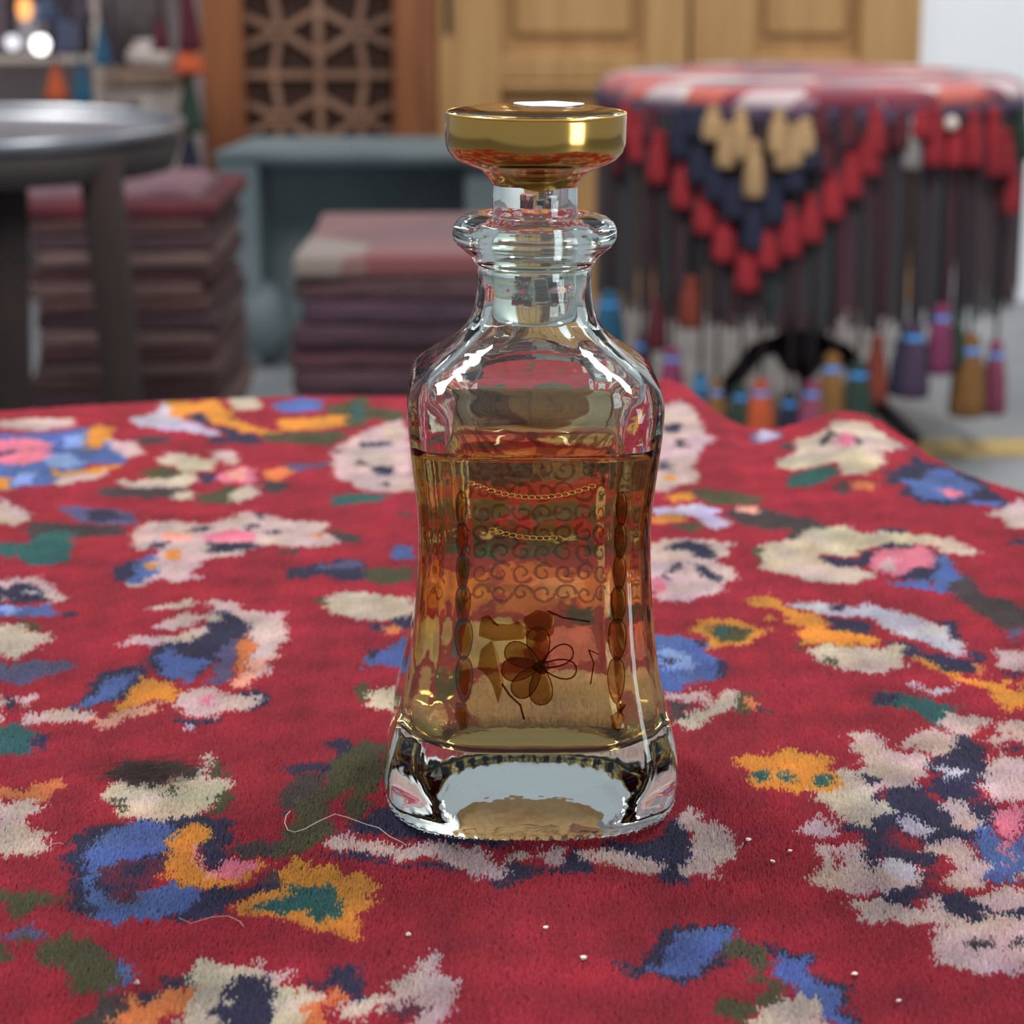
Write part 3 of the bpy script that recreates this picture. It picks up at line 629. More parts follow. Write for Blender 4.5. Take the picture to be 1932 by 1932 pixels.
# pile strands
def scatter(n, dense):
    s = rng.uniform(.50 if dense else .36, 1.42, n); lim = .232*s+.012
    x = rng.uniform(-1, 1, n)*(lim if dense else 1)
    if not dense: x = rng.uniform(-.54, .40, n)
    keep = s < smooth_edge(x)+.05
    if dense: keep &= rng.uniform(0, 1, n) < np.clip(s/1.3, .45, 1)**.35
    else: keep &= np.abs(x) > lim
    return x[keep], s[keep]
x1, s1 = scatter(1150000, True); x2, s2 = scatter(170000, False)
X, SS = np.concatenate([x1, x2]), np.concatenate([s1, s2]); n = len(X)
ids = pattern(X, SS+.0035, .0004); colr = PALL[ids]
abr = 1 + .04*np.sin(SS*210+np.sin(X*31)*1.5)                              # dye lots run along the knot rows
tone = 1 + .07*wob(X, SS, .006, 11) + .05*wob(X*2.5, SS, .012, 12)
colr = colr*np.stack([tone, tone*(1+.03*wob(X, SS, .009, 13)), tone*(1+.05*wob(X, SS, .010, 14))], -1)
colr = np.clip(colr*(rng.normal(1, .08, (n, 1)).clip(.6, 1.5))*abr[:, None], 0, 1)
root, ny, nz = surf(X, SS, -.0005)
L = rng.normal(.0043, .0003, n).clip(.0032, .0055)
rr = np.hypot(X-BX, SS-BY); sq = np.maximum(np.abs(X-BX), np.abs(SS-BY)); under = (np.abs((X-BX)/.0475)**2.7+np.abs((SS-BY)/.0475)**2.7) < 1
L[under] = .0012
lean = np.stack([rng.normal(.04, .16, n), rng.normal(.85, .16, n)+0*ny, np.zeros(n)], -1)*L[:, None]
up = np.stack([np.zeros(n), ny, nz], -1)*L[:, None]*.84
mid = root + up*.55 + lean*.35; tip = root + up + lean
pos = np.stack([root, mid, tip], 1).astype(np.float32)
hc = bpy.data.hair_curves.new('pile'); hc.add_curves([3]*n)
hc.attributes['position'].data.foreach_set('vector', pos.ravel())
ra = hc.attributes.get('radius') or hc.attributes.new('radius', 'FLOAT', 'POINT')
wd = np.where(np.concatenate([np.ones(len(x1)), np.zeros(len(x2))]) > 0, 1.0, 1.9)
ra.data.foreach_set('value', (np.array([.00034, .00034, .00021])[None, :]*wd[:, None]).astype(np.float32).ravel())
wa = hc.attributes.new('wool', 'FLOAT_COLOR', 'CURVE')
wa.data.foreach_set('color', np.concatenate([colr, np.ones((n, 1))], 1).astype(np.float32).ravel())
po = link('pile', hc, m_pile, carpet); tag(po, kind='stuff')
# the table under the carpet
m_tablewood = noisy('dark_table_wood', lin((70, 44, 30)), lin((92, 60, 40)), 5, .5, (6, 1, 1))
nt_ = empty('carpeted_table', (-.05, .85, 0), 'wooden table hidden under the red flowered carpet', 'table')
ring = [(x, smooth_edge(np.array(x)).item()+.003) for x in np.linspace(-.52, .385, 60)] + [(.385, FR-.01), (-.52, FR-.01)]
bm = bmesh.new(); f_ = bm.faces.new([bm.verts.new((x, y, ZT-.036)) for x, y in ring]); g = bmesh.ops.extrude_face_region(bm, geom=[f_])
for v in [e for e in g['geom'] if isinstance(e, bmesh.types.BMVert)]: v.co.z += .0294
from_bm('tabletop', bm, m_tablewood, nt_)
for x, y in [(-.44, .48), (.30, .48), (-.40, 1.08), (.16, 1.06)]:
    lathe('leg', (x, y, 0), [(.022, 0), (.03, .05), (.026, .3), (.034, .6), (.036, ZT-.036)], m_tablewood, nt_, 16)

# ------------------------------------------------------------------ the decanter
def section(a, pf, k, wc, sqn, ns_=256, bead=0.0):
    """half width a, flat panel half width pf*a, sharpness k, blend to circle wc, blend to squircle sqn"""
    th = (np.arange(ns_)+.5)*2*math.pi/ns_; c, s = np.abs(np.cos(th)), np.abs(np.sin(th))
    ch = a*(1+pf)/math.sqrt(2); d = (c+s)/math.sqrt(2)
    octo = ((c/a)**k + (s/a)**k + (d/ch)**k)**(-1/k)
    sqr = ((c/a)**2.75 + (s/a)**2.75)**(-1/2.75)
    r = octo*(1-sqn)+sqr*sqn; r = r*(1-wc)+a*wc
    r = r*(1+bead*np.cos(th*72))
    return r*np.cos(th), r*np.sin(th)
OUT = [  # z, a, pf, k, circle, squircle, bead   (mm)
 (.0, 36, .8, 30, 0, 1, 0), (.0, 42, .8, 30, 0, 1, 0), (.6, 44.6, .8, 30, 0, 1, .003), (2.2, 46.2, .8, 30, 0, 1, .006), (4.0, 46.9, .8, 30, 0, 1, .005), (4.8, 46.9, .8, 30, 0, 1, 0),
 (6.2, 47.1, .66, 30, 0, .95, 0), (8.5, 47.4, .68, 30, 0, .82, 0), (11, 47.4, .70, 30, 0, .65, 0), (14, 47.1, .73, 30, 0, .45, 0), (18, 46.5, .76, 34, 0, .25, 0), (23, 45.6, .78, 38, 0, .1, 0), (29, 44.2, .79, 40, 0, 0, 0), (35, 42.6, .79, 40, 0, 0, 0),
 (40, 41.4, .79, 40, 0, 0, 0), (44, 40.5, .79, 40, 0, 0, 0), (48, 39.6, .79, 40, 0, 0, 0), (52, 38.8, .79, 40, 0, 0, 0), (61, 37.7, .79, 40, 0, 0, 0), (70, 36.9, .79, 40, 0, 0, 0), (78, 36.3, .79, 40, 0, 0, 0), (86, 35.9, .79, 40, 0, 0, 0), (95, 35.7, .79, 40, 0, 0, 0),
 (103, 36.1, .79, 40, 0, 0, 0), (111, 36.9, .79, 40, 0, 0, 0), (119, 37.8, .79, 40, 0, 0, 0), (125, 38.5, .79, 36, 0, 0, 0), (130, 39.0, .79, 34, 0, .02, 0), (133.5, 39.2, .79, 30, 0, .04, 0), (136.5, 39.0, .78, 26, 0, .06, 0), (139, 38.0, .77, 26, 0, .05, 0), (141, 36.2, .75, 26, 0, .04, 0),
 (143, 33.8, .72, 26, 0, .02, 0), (145, 31.2, .69, 26, .0, 0, 0), (147, 28.5, .65, 26, .03, 0, 0), (149, 25.9, .61, 26, .06, 0, 0), (151.5, 23.2, .57, 26, .1, 0, 0), (154, 21.2, .53, 26, .18, 0, 0), (157, 19.6, .5, 26, .3, 0, 0), (160, 18.7, .48, 26, .45, 0, 0), (164, 18.0, .46, 26, .7, 0, 0), (168, 17.6, .45, 26, .95, 0, 0),
 (171, 17.5, .45, 26, 1, 0, 0), (173.6, 17.7, .45, 26, 1, 0, 0), (174.2, 18.4, .45, 26, 1, 0, 0), (175.6, 19.2, .45, 26, 1, 0, 0), (177.2, 20.6, .45, 26, 1, 0, 0), (178.8, 22.5, .45, 26, 1, 0, 0), (179.9, 23.8, .45, 26, 1, 0, 0), (180.6, 24.2, .45, 26, 1, 0, 0), (181.4, 24.9, .45, 26, 1, 0, 0), (183, 25.3, .45, 26, 1, 0, 0), (185, 25.1, .45, 26, 1, 0, 0), (186.8, 24.2, .45, 26, 1, 0, 0), (188.2, 22.4, .45, 26, 1, 0, 0), (189, 20, .45, 26, 1, 0, 0), (189.5, 17.4, .45, 26, 1, 0, 0), (189.4, 15.2, .45, 26, 1, 0, 0), (188.8, 14.2, .45, 26, 1, 0, 0)]
INN = [  # cavity, from the mouth down to its floor
 (187.5, 13.70, .45, 26, 1, 0, 0), (184, 13.50, .45, 26, 1, 0, 0), (176, 13.35, .45, 26, 1, 0, 0), (166, 13.20, .45, 26, 1, 0, 0), (161, 13.30, .45, 26, 1, 0, 0), (158, 14.10, .46, 20, .9, 0, 0), (155, 15.70, .5, 20, .6, 0, 0), (152, 18.20, .55, 20, .35, 0, 0), (149, 21.20, .6, 20, .2, 0, 0), (146.5, 24.00, .64, 20, .12, 0, 0), (144, 27.00, .68, 20, .06, 0, 0), (141.5, 30.20, .72, 20, 0, .02, 0), (139, 32.67, .74, 20, 0, .04, 0), (136, 33.58, .75, 20, 0, .05, 0), (132, 33.16, .76, 22, 0, .04, 0),
 (127, 32.30, .76, 22, 0, .02, 0), (119, 31.30, .76, 22, 0, 0, 0), (111, 30.40, .76, 22, 0, 0, 0), (103, 29.60, .76, 22, 0, 0, 0), (95, 29.20, .76, 22, 0, 0, 0), (86, 29.30, .76, 22, 0, 0, 0), (78, 29.70, .76, 22, 0, 0, 0), (70, 30.30, .76, 22, 0, 0, 0), (61, 31.00, .76, 22, 0, 0, 0), (52, 32.10, .76, 22, 0, 0, 0), (44, 33.46, .76, 22, 0, 0, 0), (38, 35.25, .76, 22, 0, 0, 0), (33, 36.27, .76, 22, 0, 0, 0), (30, 35.70, .75, 20, 0, .05, 0), (27.4, 33.60, .74, 18, 0, .1, 0), (25.6, 30.40, .73, 16, 0, .15, 0), (24.4, 26.00, .72, 14, 0, .2, 0), (23.7, 19.00, .7, 12, 0, .3, 0), (23.5, 11.00, .7, 10, 0, .4, 0), (23.4, 4.00, .7, 10, 0, .5, 0)]
ZB = ZT-.0030
ROT = math.radians(1.2)
def ringpts(t, grow=0.0):
    z, a, pf, k, wc, sq_, bd_ = t
    x, y = section(a+grow, pf, k, wc, sq_, bead=bd_); c, s = math.cos(ROT), math.sin(ROT)
    return [(BX+(u*c-v*s)/1000, BY+(u*s+v*c)/1000, ZB+z/1000) for u, v in zip(x, y)]
def refine(tb, m=2):
    A = np.array(tb, float); o = []
    for i in range(len(A)-1):
        p0, p1, p2, p3 = A[max(i-1, 0)], A[i], A[i+1], A[min(i+2, len(A)-1)]
        for q in range(m):
            t = q/m
            if abs(p2[0]-p1[0]) < 3.2: r = p1+(p2-p1)*t
            else:
                r = .5*((2*p1)+(-p0+p2)*t+(2*p0-5*p1+4*p2-p3)*t*t+(-p0+3*p1-3*p2+p3)*t**3)
                lo, hi = np.minimum(p1, p2)-.15, np.maximum(p1, p2)+.15; r = np.clip(r, lo, hi); r[0] = p1[0]+(p2[0]-p1[0])*t; r[3:] = p1[3:]+(p2[3:]-p1[3:])*t
            o.append(tuple(r))
    o.append(tuple(A[-1])); return o
m_glass = glass('clear_glass', (.955, .985, .962), 1.5, 0.0, .22)
m_liq = glass('amber_liquid', (.82, .66, .40), 1.36)
m_gold = principled('gold_lustre', lin((198, 158, 86)), .14, 1.0)
m_goldedge = principled('bright_gold_line', lin((255, 210, 110)), .18, 1.0)
m_film = film('gold_film', (.50, .34, .20), lin((180, 120, 60)), .10, .3)
m_filmdark = film('gold_film_outline', (.38, .25, .15), lin((150, 90, 40)), .08, .3)
dec = empty('decanter', (BX, BY, ZB), 'square clear glass decanter with flared base and ring collar standing on the red carpet', 'decanter')
rings = [ringpts(t) for t in refine(OUT)] + [ringpts(t) for t in refine(INN)]
V, Fc = loft(rings)
mk('glass_body', V, Fc, m_glass, dec)
LEVEL = 121.5
def cav(z):                                       # interpolated cavity section
    A = np.array(INN[::-1], float); return tuple([z]+[np.interp(z, A[:, 0], A[:, i]) for i in range(1, 7)])
liq = [t for t in refine(INN[::-1]) if t[0] < LEVEL-.6] + [cav(LEVEL)]
V, Fc = loft([ringpts((t[0]-(.25 if t[0] < 30 else 0),)+tuple(t[1:]), .25) for t in liq])
lq = mk('amber_liquid', [(v[0]-BX, v[1]-BY, v[2]-ZB-.023) for v in V], Fc, m_liq); lq.location = (BX, BY, ZB+.023)
tag(lq, 'amber perfume oil filling the glass decanter to just below its shoulder', 'liquid')
# gold ornament on the front panel
OA = np.array(OUT, float)
def half(z): return np.interp(z, OA[6:40, 0], OA[6:40, 1])/1000
def fpt(px, py, h=.0):                            # point on the front panel
    Y = BY-.037
    for _ in range(4):
        p = at_y(px, py, Y); Y = BY-half((p.z-ZB)*1000)
    return Vector((p.x, Y-.00008-h, p.z))
def plate(name, pts, mat, h=.0004, dome=True):
    c = (sum(p[0] for p in pts)/len(pts), sum(p[1] for p in pts)/len(pts)); V, Fc = [], []; n = len(pts)
    for s, hh in ((1.0, 0), (.97, h*.6), (.6, h), (.25, h)):
        for p in pts: V.append(fpt(c[0]+(p[0]-c[0])*s, c[1]+(p[1]-c[1])*s, hh))
    for r in range(3):
        for j in range(n): Fc.append((r*n+j, r*n+(j+1) % n, (r+1)*n+(j+1) % n, (r+1)*n+j))
    Fc.append(tuple(3*n+j for j in range(n)))
    return mk(name, V, Fc, mat, dec)
def line(name, pts, wpx, mat, closed=False):
    r = wpx*mpp(1000, 1200, BY-.037)/2
    if closed: pts = pts+[pts[0]]
    return tube(name, [fpt(x, y, r*.6) for x, y in pts], r, mat, dec, 6)
def petal(cx, cy, ang, ln, wd_):
    o = []
    for i in range(18):
        t = i/18*2*math.pi; u = (1-math.cos(t))/2*ln; v = math.sin(t)*wd_*(.45+.55*(1-math.cos(t))/2)
        o.append((cx+u*math.cos(ang)-v*math.sin(ang), cy+u*math.sin(ang)+v*math.cos(ang)))
    return o
for a in (208, 172, 88, 130, 265):
    q = petal(1017, 1256, math.radians(a), 74, 29); plate('petal', q, m_film); line('petal_outline', q, 2, m_filmdark, True)
for a in (330, 8): line('petal_outline', petal(1020, 1256, math.radians(a), 66, 24), 3, m_filmdark, True)
plate('flower_centre', petal(1001, 1258, 0, 32, 18), m_filmdark, .0006)
plate('leaf', [(904, 1165), (918, 1160), (926, 1176), (958, 1178), (975, 1172), (995, 1190), (985, 1206), (930, 1210), (900, 1200)], m_film)
plate('leaf', [(905, 1225), (925, 1208), (938, 1240), (948, 1290), (938, 1328), (926, 1290), (910, 1268), (898, 1262)], m_film)
plate('leaf', [(985, 1165), (1010, 1150), (1045, 1160), (1042, 1195), (1020, 1212), (990, 1205)], m_film)
line('stem', [(945, 1290), (960, 1312), (980, 1330), (987, 1357)], 4, m_filmdark)
line('stem', [(1030, 1152), (1060, 1165), (1110, 1172)], 3, m_filmdark)
line('stem', [(1108, 1225), (1118, 1250), (1112, 1290)], 3, m_filmdark)
line('stem', [(1108, 1225), (1128, 1234)], 2, m_filmdark)
for cx, sg in ((866, 1), (1168, -1)):
    for i, (y, hh, ww) in enumerate([(960, 34, 10), (1020, 34, 11), (1080, 34, 12), (1140, 36, 14), (1206, 40, 17), (1282, 44, 16)]):
        q = [(cx+sg*(i*1.5)+ww*math.sin(t)*(1+.2*math.cos(t)), y-hh*math.cos(t)) for t in np.linspace(0, 2*math.pi, 18, endpoint=False)]
        plate('braid_link', q, m_film); line('braid_outline', q, 1.8, m_film, True)
    plate('braid_leaf', [(cx-8, 1325), (cx+12, 1328), (cx+sg*18, 1350), (cx+sg*14, 1374), (cx+sg*2, 1380), (cx-sg*10, 1352)], m_film)
def chain(x0, y0, x1, y1, sag, n_):
    for i in range(n_):
        t = i/(n_-1); x = x0+(x1-x0)*t; y = y0+(y1-y0)*t+sag*4*t*(1-t)
        line('chain_link', [(x+7*math.cos(u), y+4*math.sin(u)) for u in np.linspace(0, 2*math.pi, 8, endpoint=False)], 2, m_goldedge, True)
chain(885, 912, 1112, 916, 24, 19); chain(925, 1000, 1040, 1014, 6, 10)
# filigree band on the rear panel, seen through the liquid
V, Fc = [], []
def rear(u, z): a_ = half(z); return Vector((BX+u*a_, BY+a_+.0002, ZB+z/1000))
for r_ in range(8):
    for c_ in range(8):
        cu, cz = -.66+c_*1.32/7, 62+r_*7.6; sg = 1 if (r_+c_) % 2 else -1; pts = []
        for q in range(15):
            t = q/14; an = sg*(t*4.6*math.pi/2+.6*r_); rd = 3.7*(1-.78*t); pts.append(rear(cu+rd*math.cos(an)/36, cz+rd*math.sin(an)))
        for q, p in enumerate(pts):
            t_ = (pts[min(q+1, 14)]-pts[max(q-1, 0)]).normalized(); n_ = t_.cross(Vector((0, 1, 0))).normalized(); w_ = .00062*(1-.4*q/14)
            V += [p+n_*w_, p+Vector((0, .0004, 0)), p-n_*w_]
        b0 = len(V)-45
        for q in range(14):
            for k in (0, 1): Fc.append((b0+q*3+k, b0+q*3+k+1, b0+q*3+k+4, b0+q*3+k+3))
mk('filigree_band', V, Fc, m_film, dec)

# stopper
stp = empty('glass_stopper', (BX, BY, ZB+.157), 'round glass stopper with gold lustred disc head plugged into the decanter neck', 'stopper')
lathe('plug', (BX, BY, ZB), [(.0001, .1562), (.010, .1560), (.0120, .1566), (.0128, .158), (.0130, .164), (.0131, .174), (.0132, .188), (.0131, .192), (.0130, .198), (.0134, .2000), (.0140, .2008), (.006, .2012), (.0001, .2012)], m_glass, stp, 96)
wav = lambda a: .0006*math.sin(a*2+.6)+.0004*math.sin(a*5)
prof = [(.0134, .1985), (.0141, .1998), (.0152, .2012), (.0168, .2026), (.0190, .2038), (.0225, .2050), (.0250, .2064), (.0268, .2086), (.0275, .2112), (.02755, .2150), (.0276, .2190), (.02735, .2200), (.0268, .2203)]
ringsS = []
for i, (r, z) in enumerate(prof):
    ringsS.append([(BX+r*math.cos(a), BY+r*math.sin(a), ZB+z+(wav(a) if i == 0 else 0)) for a in np.linspace(0, 2*math.pi, 128, endpoint=False)])
V, Fc = loft(ringsS, False, False); mk('gold_head', V, Fc, m_gold, stp)
lathe('top_disc', (BX, BY, ZB), [(.0001, .2060), (.0180, .2055), (.0255, .2105), (.02715, .2150), (.0272, .2195), (.0266, .2204), (.0225, .2212), (.0150, .2217), (.0001, .2219)], glass('honey_glass', (.96, .86, .66), 1.5), stp, 96)
tube('gold_rim', [(BX+.0272*math.cos(a), BY+.0272*math.sin(a), ZB+.2200) for a in np.linspace(0, 2*math.pi, 97)], .00045, m_goldedge, stp, 6)
# torn paper label on top
pts = [(BX+.004+.0105*math.cos(a)*(1+.10*math.sin(3*a)), BY+.006+.0095*math.sin(a)*(1+.12*math.sin(5*a+1))) for a in np.linspace(0, 2*math.pi, 40, endpoint=False)]
V = [(x, y, ZB+.2219) for x, y in pts]+[(x, y, ZB+.2222) for x, y in pts]; n_ = len(pts)
Fc = [(j, (j+1) % n_, n_+(j+1) % n_, n_+j) for j in range(n_)]+[tuple(range(n_-1, -1, -1)), tuple(n_+j for j in range(n_))]
mk('paper_label', V, Fc, principled('label_paper', lin((214, 218, 226)), .7), stp, False)

# the pile gives unevenly: the whole decanter leans a hair to the right
LEAN = Matrix.Translation((BX, BY, ZB)) @ Matrix.Rotation(math.radians(.38), 4, 'Y') @ Matrix.Translation((-BX, -BY, -ZB))
for o in (dec, lq, stp):
    o.location = LEAN @ Vector(o.location); o.rotation_euler = (0, math.radians(.38), 0)

# lint on the carpet
m_thread = principled('pale_thread', lin((226, 206, 196)), .8)
def oncarpet(px, py, h=.0005): p = at_z(px, py, ZT+h); return p
th = tube('thread', [oncarpet(*q) - oncarpet(640, 1560) for q in [(548, 1530), (540, 1538), (537, 1552), (543, 1566), (556, 1570), (575, 1564), (600, 1550), (632, 1536), (655, 1542), (690, 1555), (715, 1562), (735, 1578), (762, 1591)]], .00011, m_thread, None, 6)
th.location = oncarpet(640, 1560); tag(th, 'thin pale curly thread lying on the carpet beside the decanter', 'thread')
for i, (px, py) in enumerate([(1695, 1888), (1412, 1584), (1458, 1625), (258, 1853), (1612, 1838), (1100, 1806), (770, 1762), (1030, 1750), (1490, 1605)]):
    c = oncarpet(px, py, .0); bm = bmesh.new(); bmesh.ops.create_icosphere(bm, subdivisions=1, radius=1)
    for v in bm.verts: v.co = Vector((v.co.x*.0008*random.uniform(.5, 1.6), v.co.y*.0007*random.uniform(.5, 1.8), v.co.z*.0006*random.uniform(.4, 1.6)))
    o = from_bm('lint_speck', bm, m_thread); o.location = c; tag(o, 'tiny pale speck of lint caught in the red carpet pile', 'lint', 'lint specks on the carpet')

V, Fc = [], []
for i in range(170):
    px, py = rng.normal(285, 42), 1455+rng.normal(0, 11); a = rng.normal(.05, .35); ln = rng.uniform(.006, .019); c = oncarpet(px, py, rng.uniform(.0, .0022)); bnd = rng.normal(0, .35)
    pts = [c + Vector((math.cos(a+bnd*t)*ln*t, math.sin(a+bnd*t)*ln*t*.8, .0012*math.sin(t*3))) for t in (-.5, -.17, .17, .5)]; b0 = len(V)
    for p in pts: V += [p, p+Vector((0, .00009, .00006)), p+Vector((0, -.00003, .00011))]
    for r_ in range(3):
        for q in range(3): Fc.append((b0+r_*3+q, b0+r_*3+(q+1) % 3, b0+r_*3+3+(q+1) % 3, b0+r_*3+3+q))
o = oncarpet(285, 1455)
tf = mk('hair_tuft', [v-o for v in V], Fc, principled('brown_hair', lin((96, 74, 66)), .7)); tf.location = o; tag(tf, 'loose tuft of brown hair lying over the cream carpet flower', 'hair')
for nm, pts in (('fine pale fibre lying below the blue carpet motif', [(338, 1732), (360, 1742), (400, 1730), (430, 1728), (452, 1738), (460, 1748)]), ('short pale fibre lying beside the pink carpet motif', [(88, 1598), (100, 1592), (112, 1590), (120, 1593)])):
    o = oncarpet(*pts[0]); t_ = tube('fibre', [oncarpet(*q)-o for q in pts], .00006, m_thread, None, 5); t_.location = o; tag(t_, nm, 'fibre')

# ------------------------------------------------------------------ round table with tasselled cloth
TX, TY, TR = at_y(1530, 145, 4.6).x, 4.6, .405
TZ = at_y(1530, 145, 4.6).z
m_blk = principled('dark_metal', lin((34, 26, 30)), .5, .3)
rt = empty('pedestal_table', (TX, TY, 0), 'round table on a dark three-legged pedestal under the tasselled cloth', 'table')
lathe('tabletop', (TX, TY, 0), [(.38, TZ-.03), (.395, TZ-.02), (.393, TZ-.008), (.375, TZ+.0004)], m_tablewood, rt, 48)
lathe('pedestal', (TX, TY, 0), [(.035, .12), (.06, .16), (.045, .22), (.04, .3), (.055, .36), (.04, .45), (.028, .5), (.025, .6), (.05, TZ-.03)], m_blk, rt, 20)
for a in (200, 320, 80):
    d = Vector((math.cos(math.radians(a)), math.sin(math.radians(a)), 0)); c = Vector((TX, TY, 0))
    tube('leg', [c+d*.015+Vector((0, 0, .19)), c+d*.10+Vector((0, 0, .17)), c+d*.19+Vector((0, 0, .07)), c+d*.27+Vector((0, 0, .016))], [.02, .02, .018, .016], m_blk, rt, 10)
m_cloth = bands('tablecloth_weave', [lin((176, 70, 66)), lin((196, 176, 178)), lin((120, 46, 62)), lin((190, 96, 84)), lin((206, 196, 190)), lin((70, 58, 84)), lin((150, 110, 120))], 9, .9, (1, 2.2, 1), .9)
cloth = empty('tasselled_tablecloth', (TX, TY, TZ), 'red white and navy round tablecloth hung with rows of tassels and dark fringe', 'tablecloth')
wv = lambda a, z: (.012*math.sin(a*9) + .008*math.sin(a*14+1))*min(1, max(0, (TZ-z)/.03)) if z < TZ else 0
lathe('cloth_top', (TX, TY, 0), [(.0001, TZ+.004), (.2, TZ+.004), (.37, TZ+.004), (.395, TZ+.001), (.408, TZ-.010), (.412, TZ-.028), (.410, TZ-.028), (.406, TZ-.012), (.394, TZ-.003), (.376, TZ), (.2, TZ), (.0001, TZ)], m_cloth, cloth, 96, wv, False, False)
lathe('hem_band', (TX, TY, 0), [(.411, TZ-.026), (.417, TZ-.028), (.418, TZ-.052), (.413, TZ-.054)], noisy('navy_hem', lin((52, 40, 66)), lin((84, 66, 86)), 30, .9), cloth, 96, wv)
# dense dark fringe: strings that hang from the hem
m_fr = bands('fringe_yarn', [lin((52, 48, 52)), lin((64, 44, 50)), lin((48, 52, 54)), lin((70, 36, 46))], 60, .95, (1, 1, .05))
bm = bmesh.new(); zb = at_y(1530, 612, TY-.42).z
for i in range(900):
    a = 2*math.pi*(i+random.uniform(-.3, .3))/450; r = .412+random.uniform(-.008, .004)-(.008 if i > 449 else 0); z1 = zb+random.uniform(-.02, .03); wd2 = random.uniform(.0035, .0052)
    c0 = Vector((TX+r*math.cos(a), TY+r*math.sin(a), 0)); t_ = Vector((-math.sin(a), math.cos(a), 0))*wd2; o_ = Vector((math.cos(a), math.sin(a), 0))*.0015
    vs = [bm.verts.new(c0+q+Vector((0, 0, z))) for z in (TZ-.05, z1) for q in (-t_, o_, t_, -o_)]
    for j in range(4): bm.faces.new((vs[j], vs[(j+1) % 4], vs[4+(j+1) % 4], vs[4+j]))
tag(from_bm('fringe', bm, m_fr, cloth), kind='stuff')
YARN = {'red': (146, 32, 42), 'navy': (30, 33, 56), 'cream': (176, 142, 100), 'teal': (36, 88, 116), 'rust': (120, 50, 36), 'mag': (122, 50, 84), 'ochre': (128, 88, 46), 'green': (42, 60, 50), 'orange': (186, 82, 46), 'plum': (66, 50, 72), 'pink': (134, 64, 88), 'wine': (84, 28, 38), 'grey': (140, 132, 130), 'blue': (74, 86, 116)}
M_Y = {k: noisy('yarn_'+k, lin(tuple(int(q*.85) for q in v)), lin(v), 60, .95, (1, 1, .1)) for k, v in YARN.items()}
m_cord = principled('dark_cord', lin((50, 36, 42)), .9)
m_tie = principled('blue_tie', lin((70, 150, 225)), .7)
def on_cyl(px, py, r):
    d = ray(px, py); ox, oy = -TX, -TY                # ray from the camera against the skirt cylinder
    A = d.x**2+d.y**2; B = ox*d.x+oy*d.y; C = ox*ox+oy*oy-r*r; D = B*B-A*C
    t = (-B-math.sqrt(D))/A if D > 0 else -B/A
    p = Vector((d.x*t, d.y*t, HC+d.z*t))
    if D <= 0:
        q = Vector((p.x-TX, p.y-TY)).normalized()*r; p.x, p.y = TX+q.x, TY+q.y
    return p
def tassel_mesh(key, c, top, bot, rad, mat, parent, name='tassel', flare=False):
    h = top-bot; fl = lambda a, z: .09*math.sin(a*9)*(1 if z < h*.7 else .3)
    if flare:
        return lathe(name, (c[0], c[1], bot), [(rad*.95, 0), (rad*1.1, h*.02), (rad*.98, h*.2), (rad*.72, h*.5), (rad*.46, h*.74), (rad*.3, h*.8), (rad*.42, h*.88), (rad*.36, h*.96), (rad*.15, h)], mat, parent, 18, fl)
    return lathe(name, (c[0], c[1], bot), [(rad*.9, 0), (rad*1.06, h*.02), (rad*1.04, h*.22), (rad*.94, h*.5), (rad*.74, h*.72), (rad*.52, h*.78), (rad*.62, h*.86), (rad*.56, h*.95), (rad*.25, h)], mat, parent, 18, fl)
def put(px, y0, y1, col, wpx, r=.432, tie=False, cord=False):
    a = on_cyl(px, y0, r); b_ = on_cyl(px, y1, r); s = mpp(px, y1, a.y)
    o = tassel_mesh(col, (a.x, a.y), a.z, b_.z, wpx*s/2, M_Y[col], cloth)
    if tie:
        h = a.z-b_.z
        lathe('tie', (a.x, a.y, b_.z+h*.72), [(wpx*s*.20, 0), (wpx*s*.30, h*.03), (wpx*s*.31, h*.10), (wpx*s*.2, h*.15)], m_tie, o, 14)
    if cord: tube('cord', [(a.x, a.y, a.z-.004), (a.x, a.y, TZ-.05)], .0035, m_cord, o, 6)
VAL = [('red', 47, .424, [(1208, 210, 305), (1245, 245, 345), (1290, 300, 392), (1332, 350, 440), (1368, 405, 492), (1412, 440, 548), (1450, 415, 505), (1492, 385, 482), (1532, 365, 455), (1572, 320, 412), (1606, 285, 372), (1640, 250, 330), (1652, 205, 290), (1182, 190, 270)]),
       ('navy', 48, .430, [(1290, 200, 298), (1322, 255, 345), (1352, 300, 378), (1385, 335, 412), (1424, 375, 472), (1462, 340, 420), (1320, 200, 260), (1500, 300, 360), (1530, 255, 320)]),
       ('cream', 40, .438, [(1345, 200, 265), (1372, 230, 316), (1398, 205, 300), (1424, 262, 372), (1470, 205, 290), (1500, 232, 312), (1482, 245, 318), (1520, 222, 290)]),
       ('wine', 40, .419, [(1150, 190, 300), (1170, 220, 330), (1230, 200, 270), (1560, 250, 330), (1600, 200, 280), (1548, 200, 260), (1460, 380, 470), (1850, 235, 330), (1700, 205, 280)]),
       ('red', 44, .430, [(1764, 198, 312), (1800, 230, 312), (1838, 205, 312), (1876, 200, 330), (1896, 240, 330), (1906, 300, 400), (1740, 205, 260)]),
       ('grey', 36, .424, [(1722, 222, 318)]), ('green', 34, .432, [(1930, 200, 300)])]
for col, wpx, r, L_ in VAL:
    for px, y0, y1 in L_: put(px, y0, y1, col, wpx, r)
b_ = on_cyl(1795, 232, .45); lathe('shell_bead', (b_.x, b_.y, b_.z-.012), [(.004, 0), (.011, .004), (.013, .012), (.010, .02), (.003, .024)], principled('shell', lin((214, 196, 184)), .4), cloth, 16)
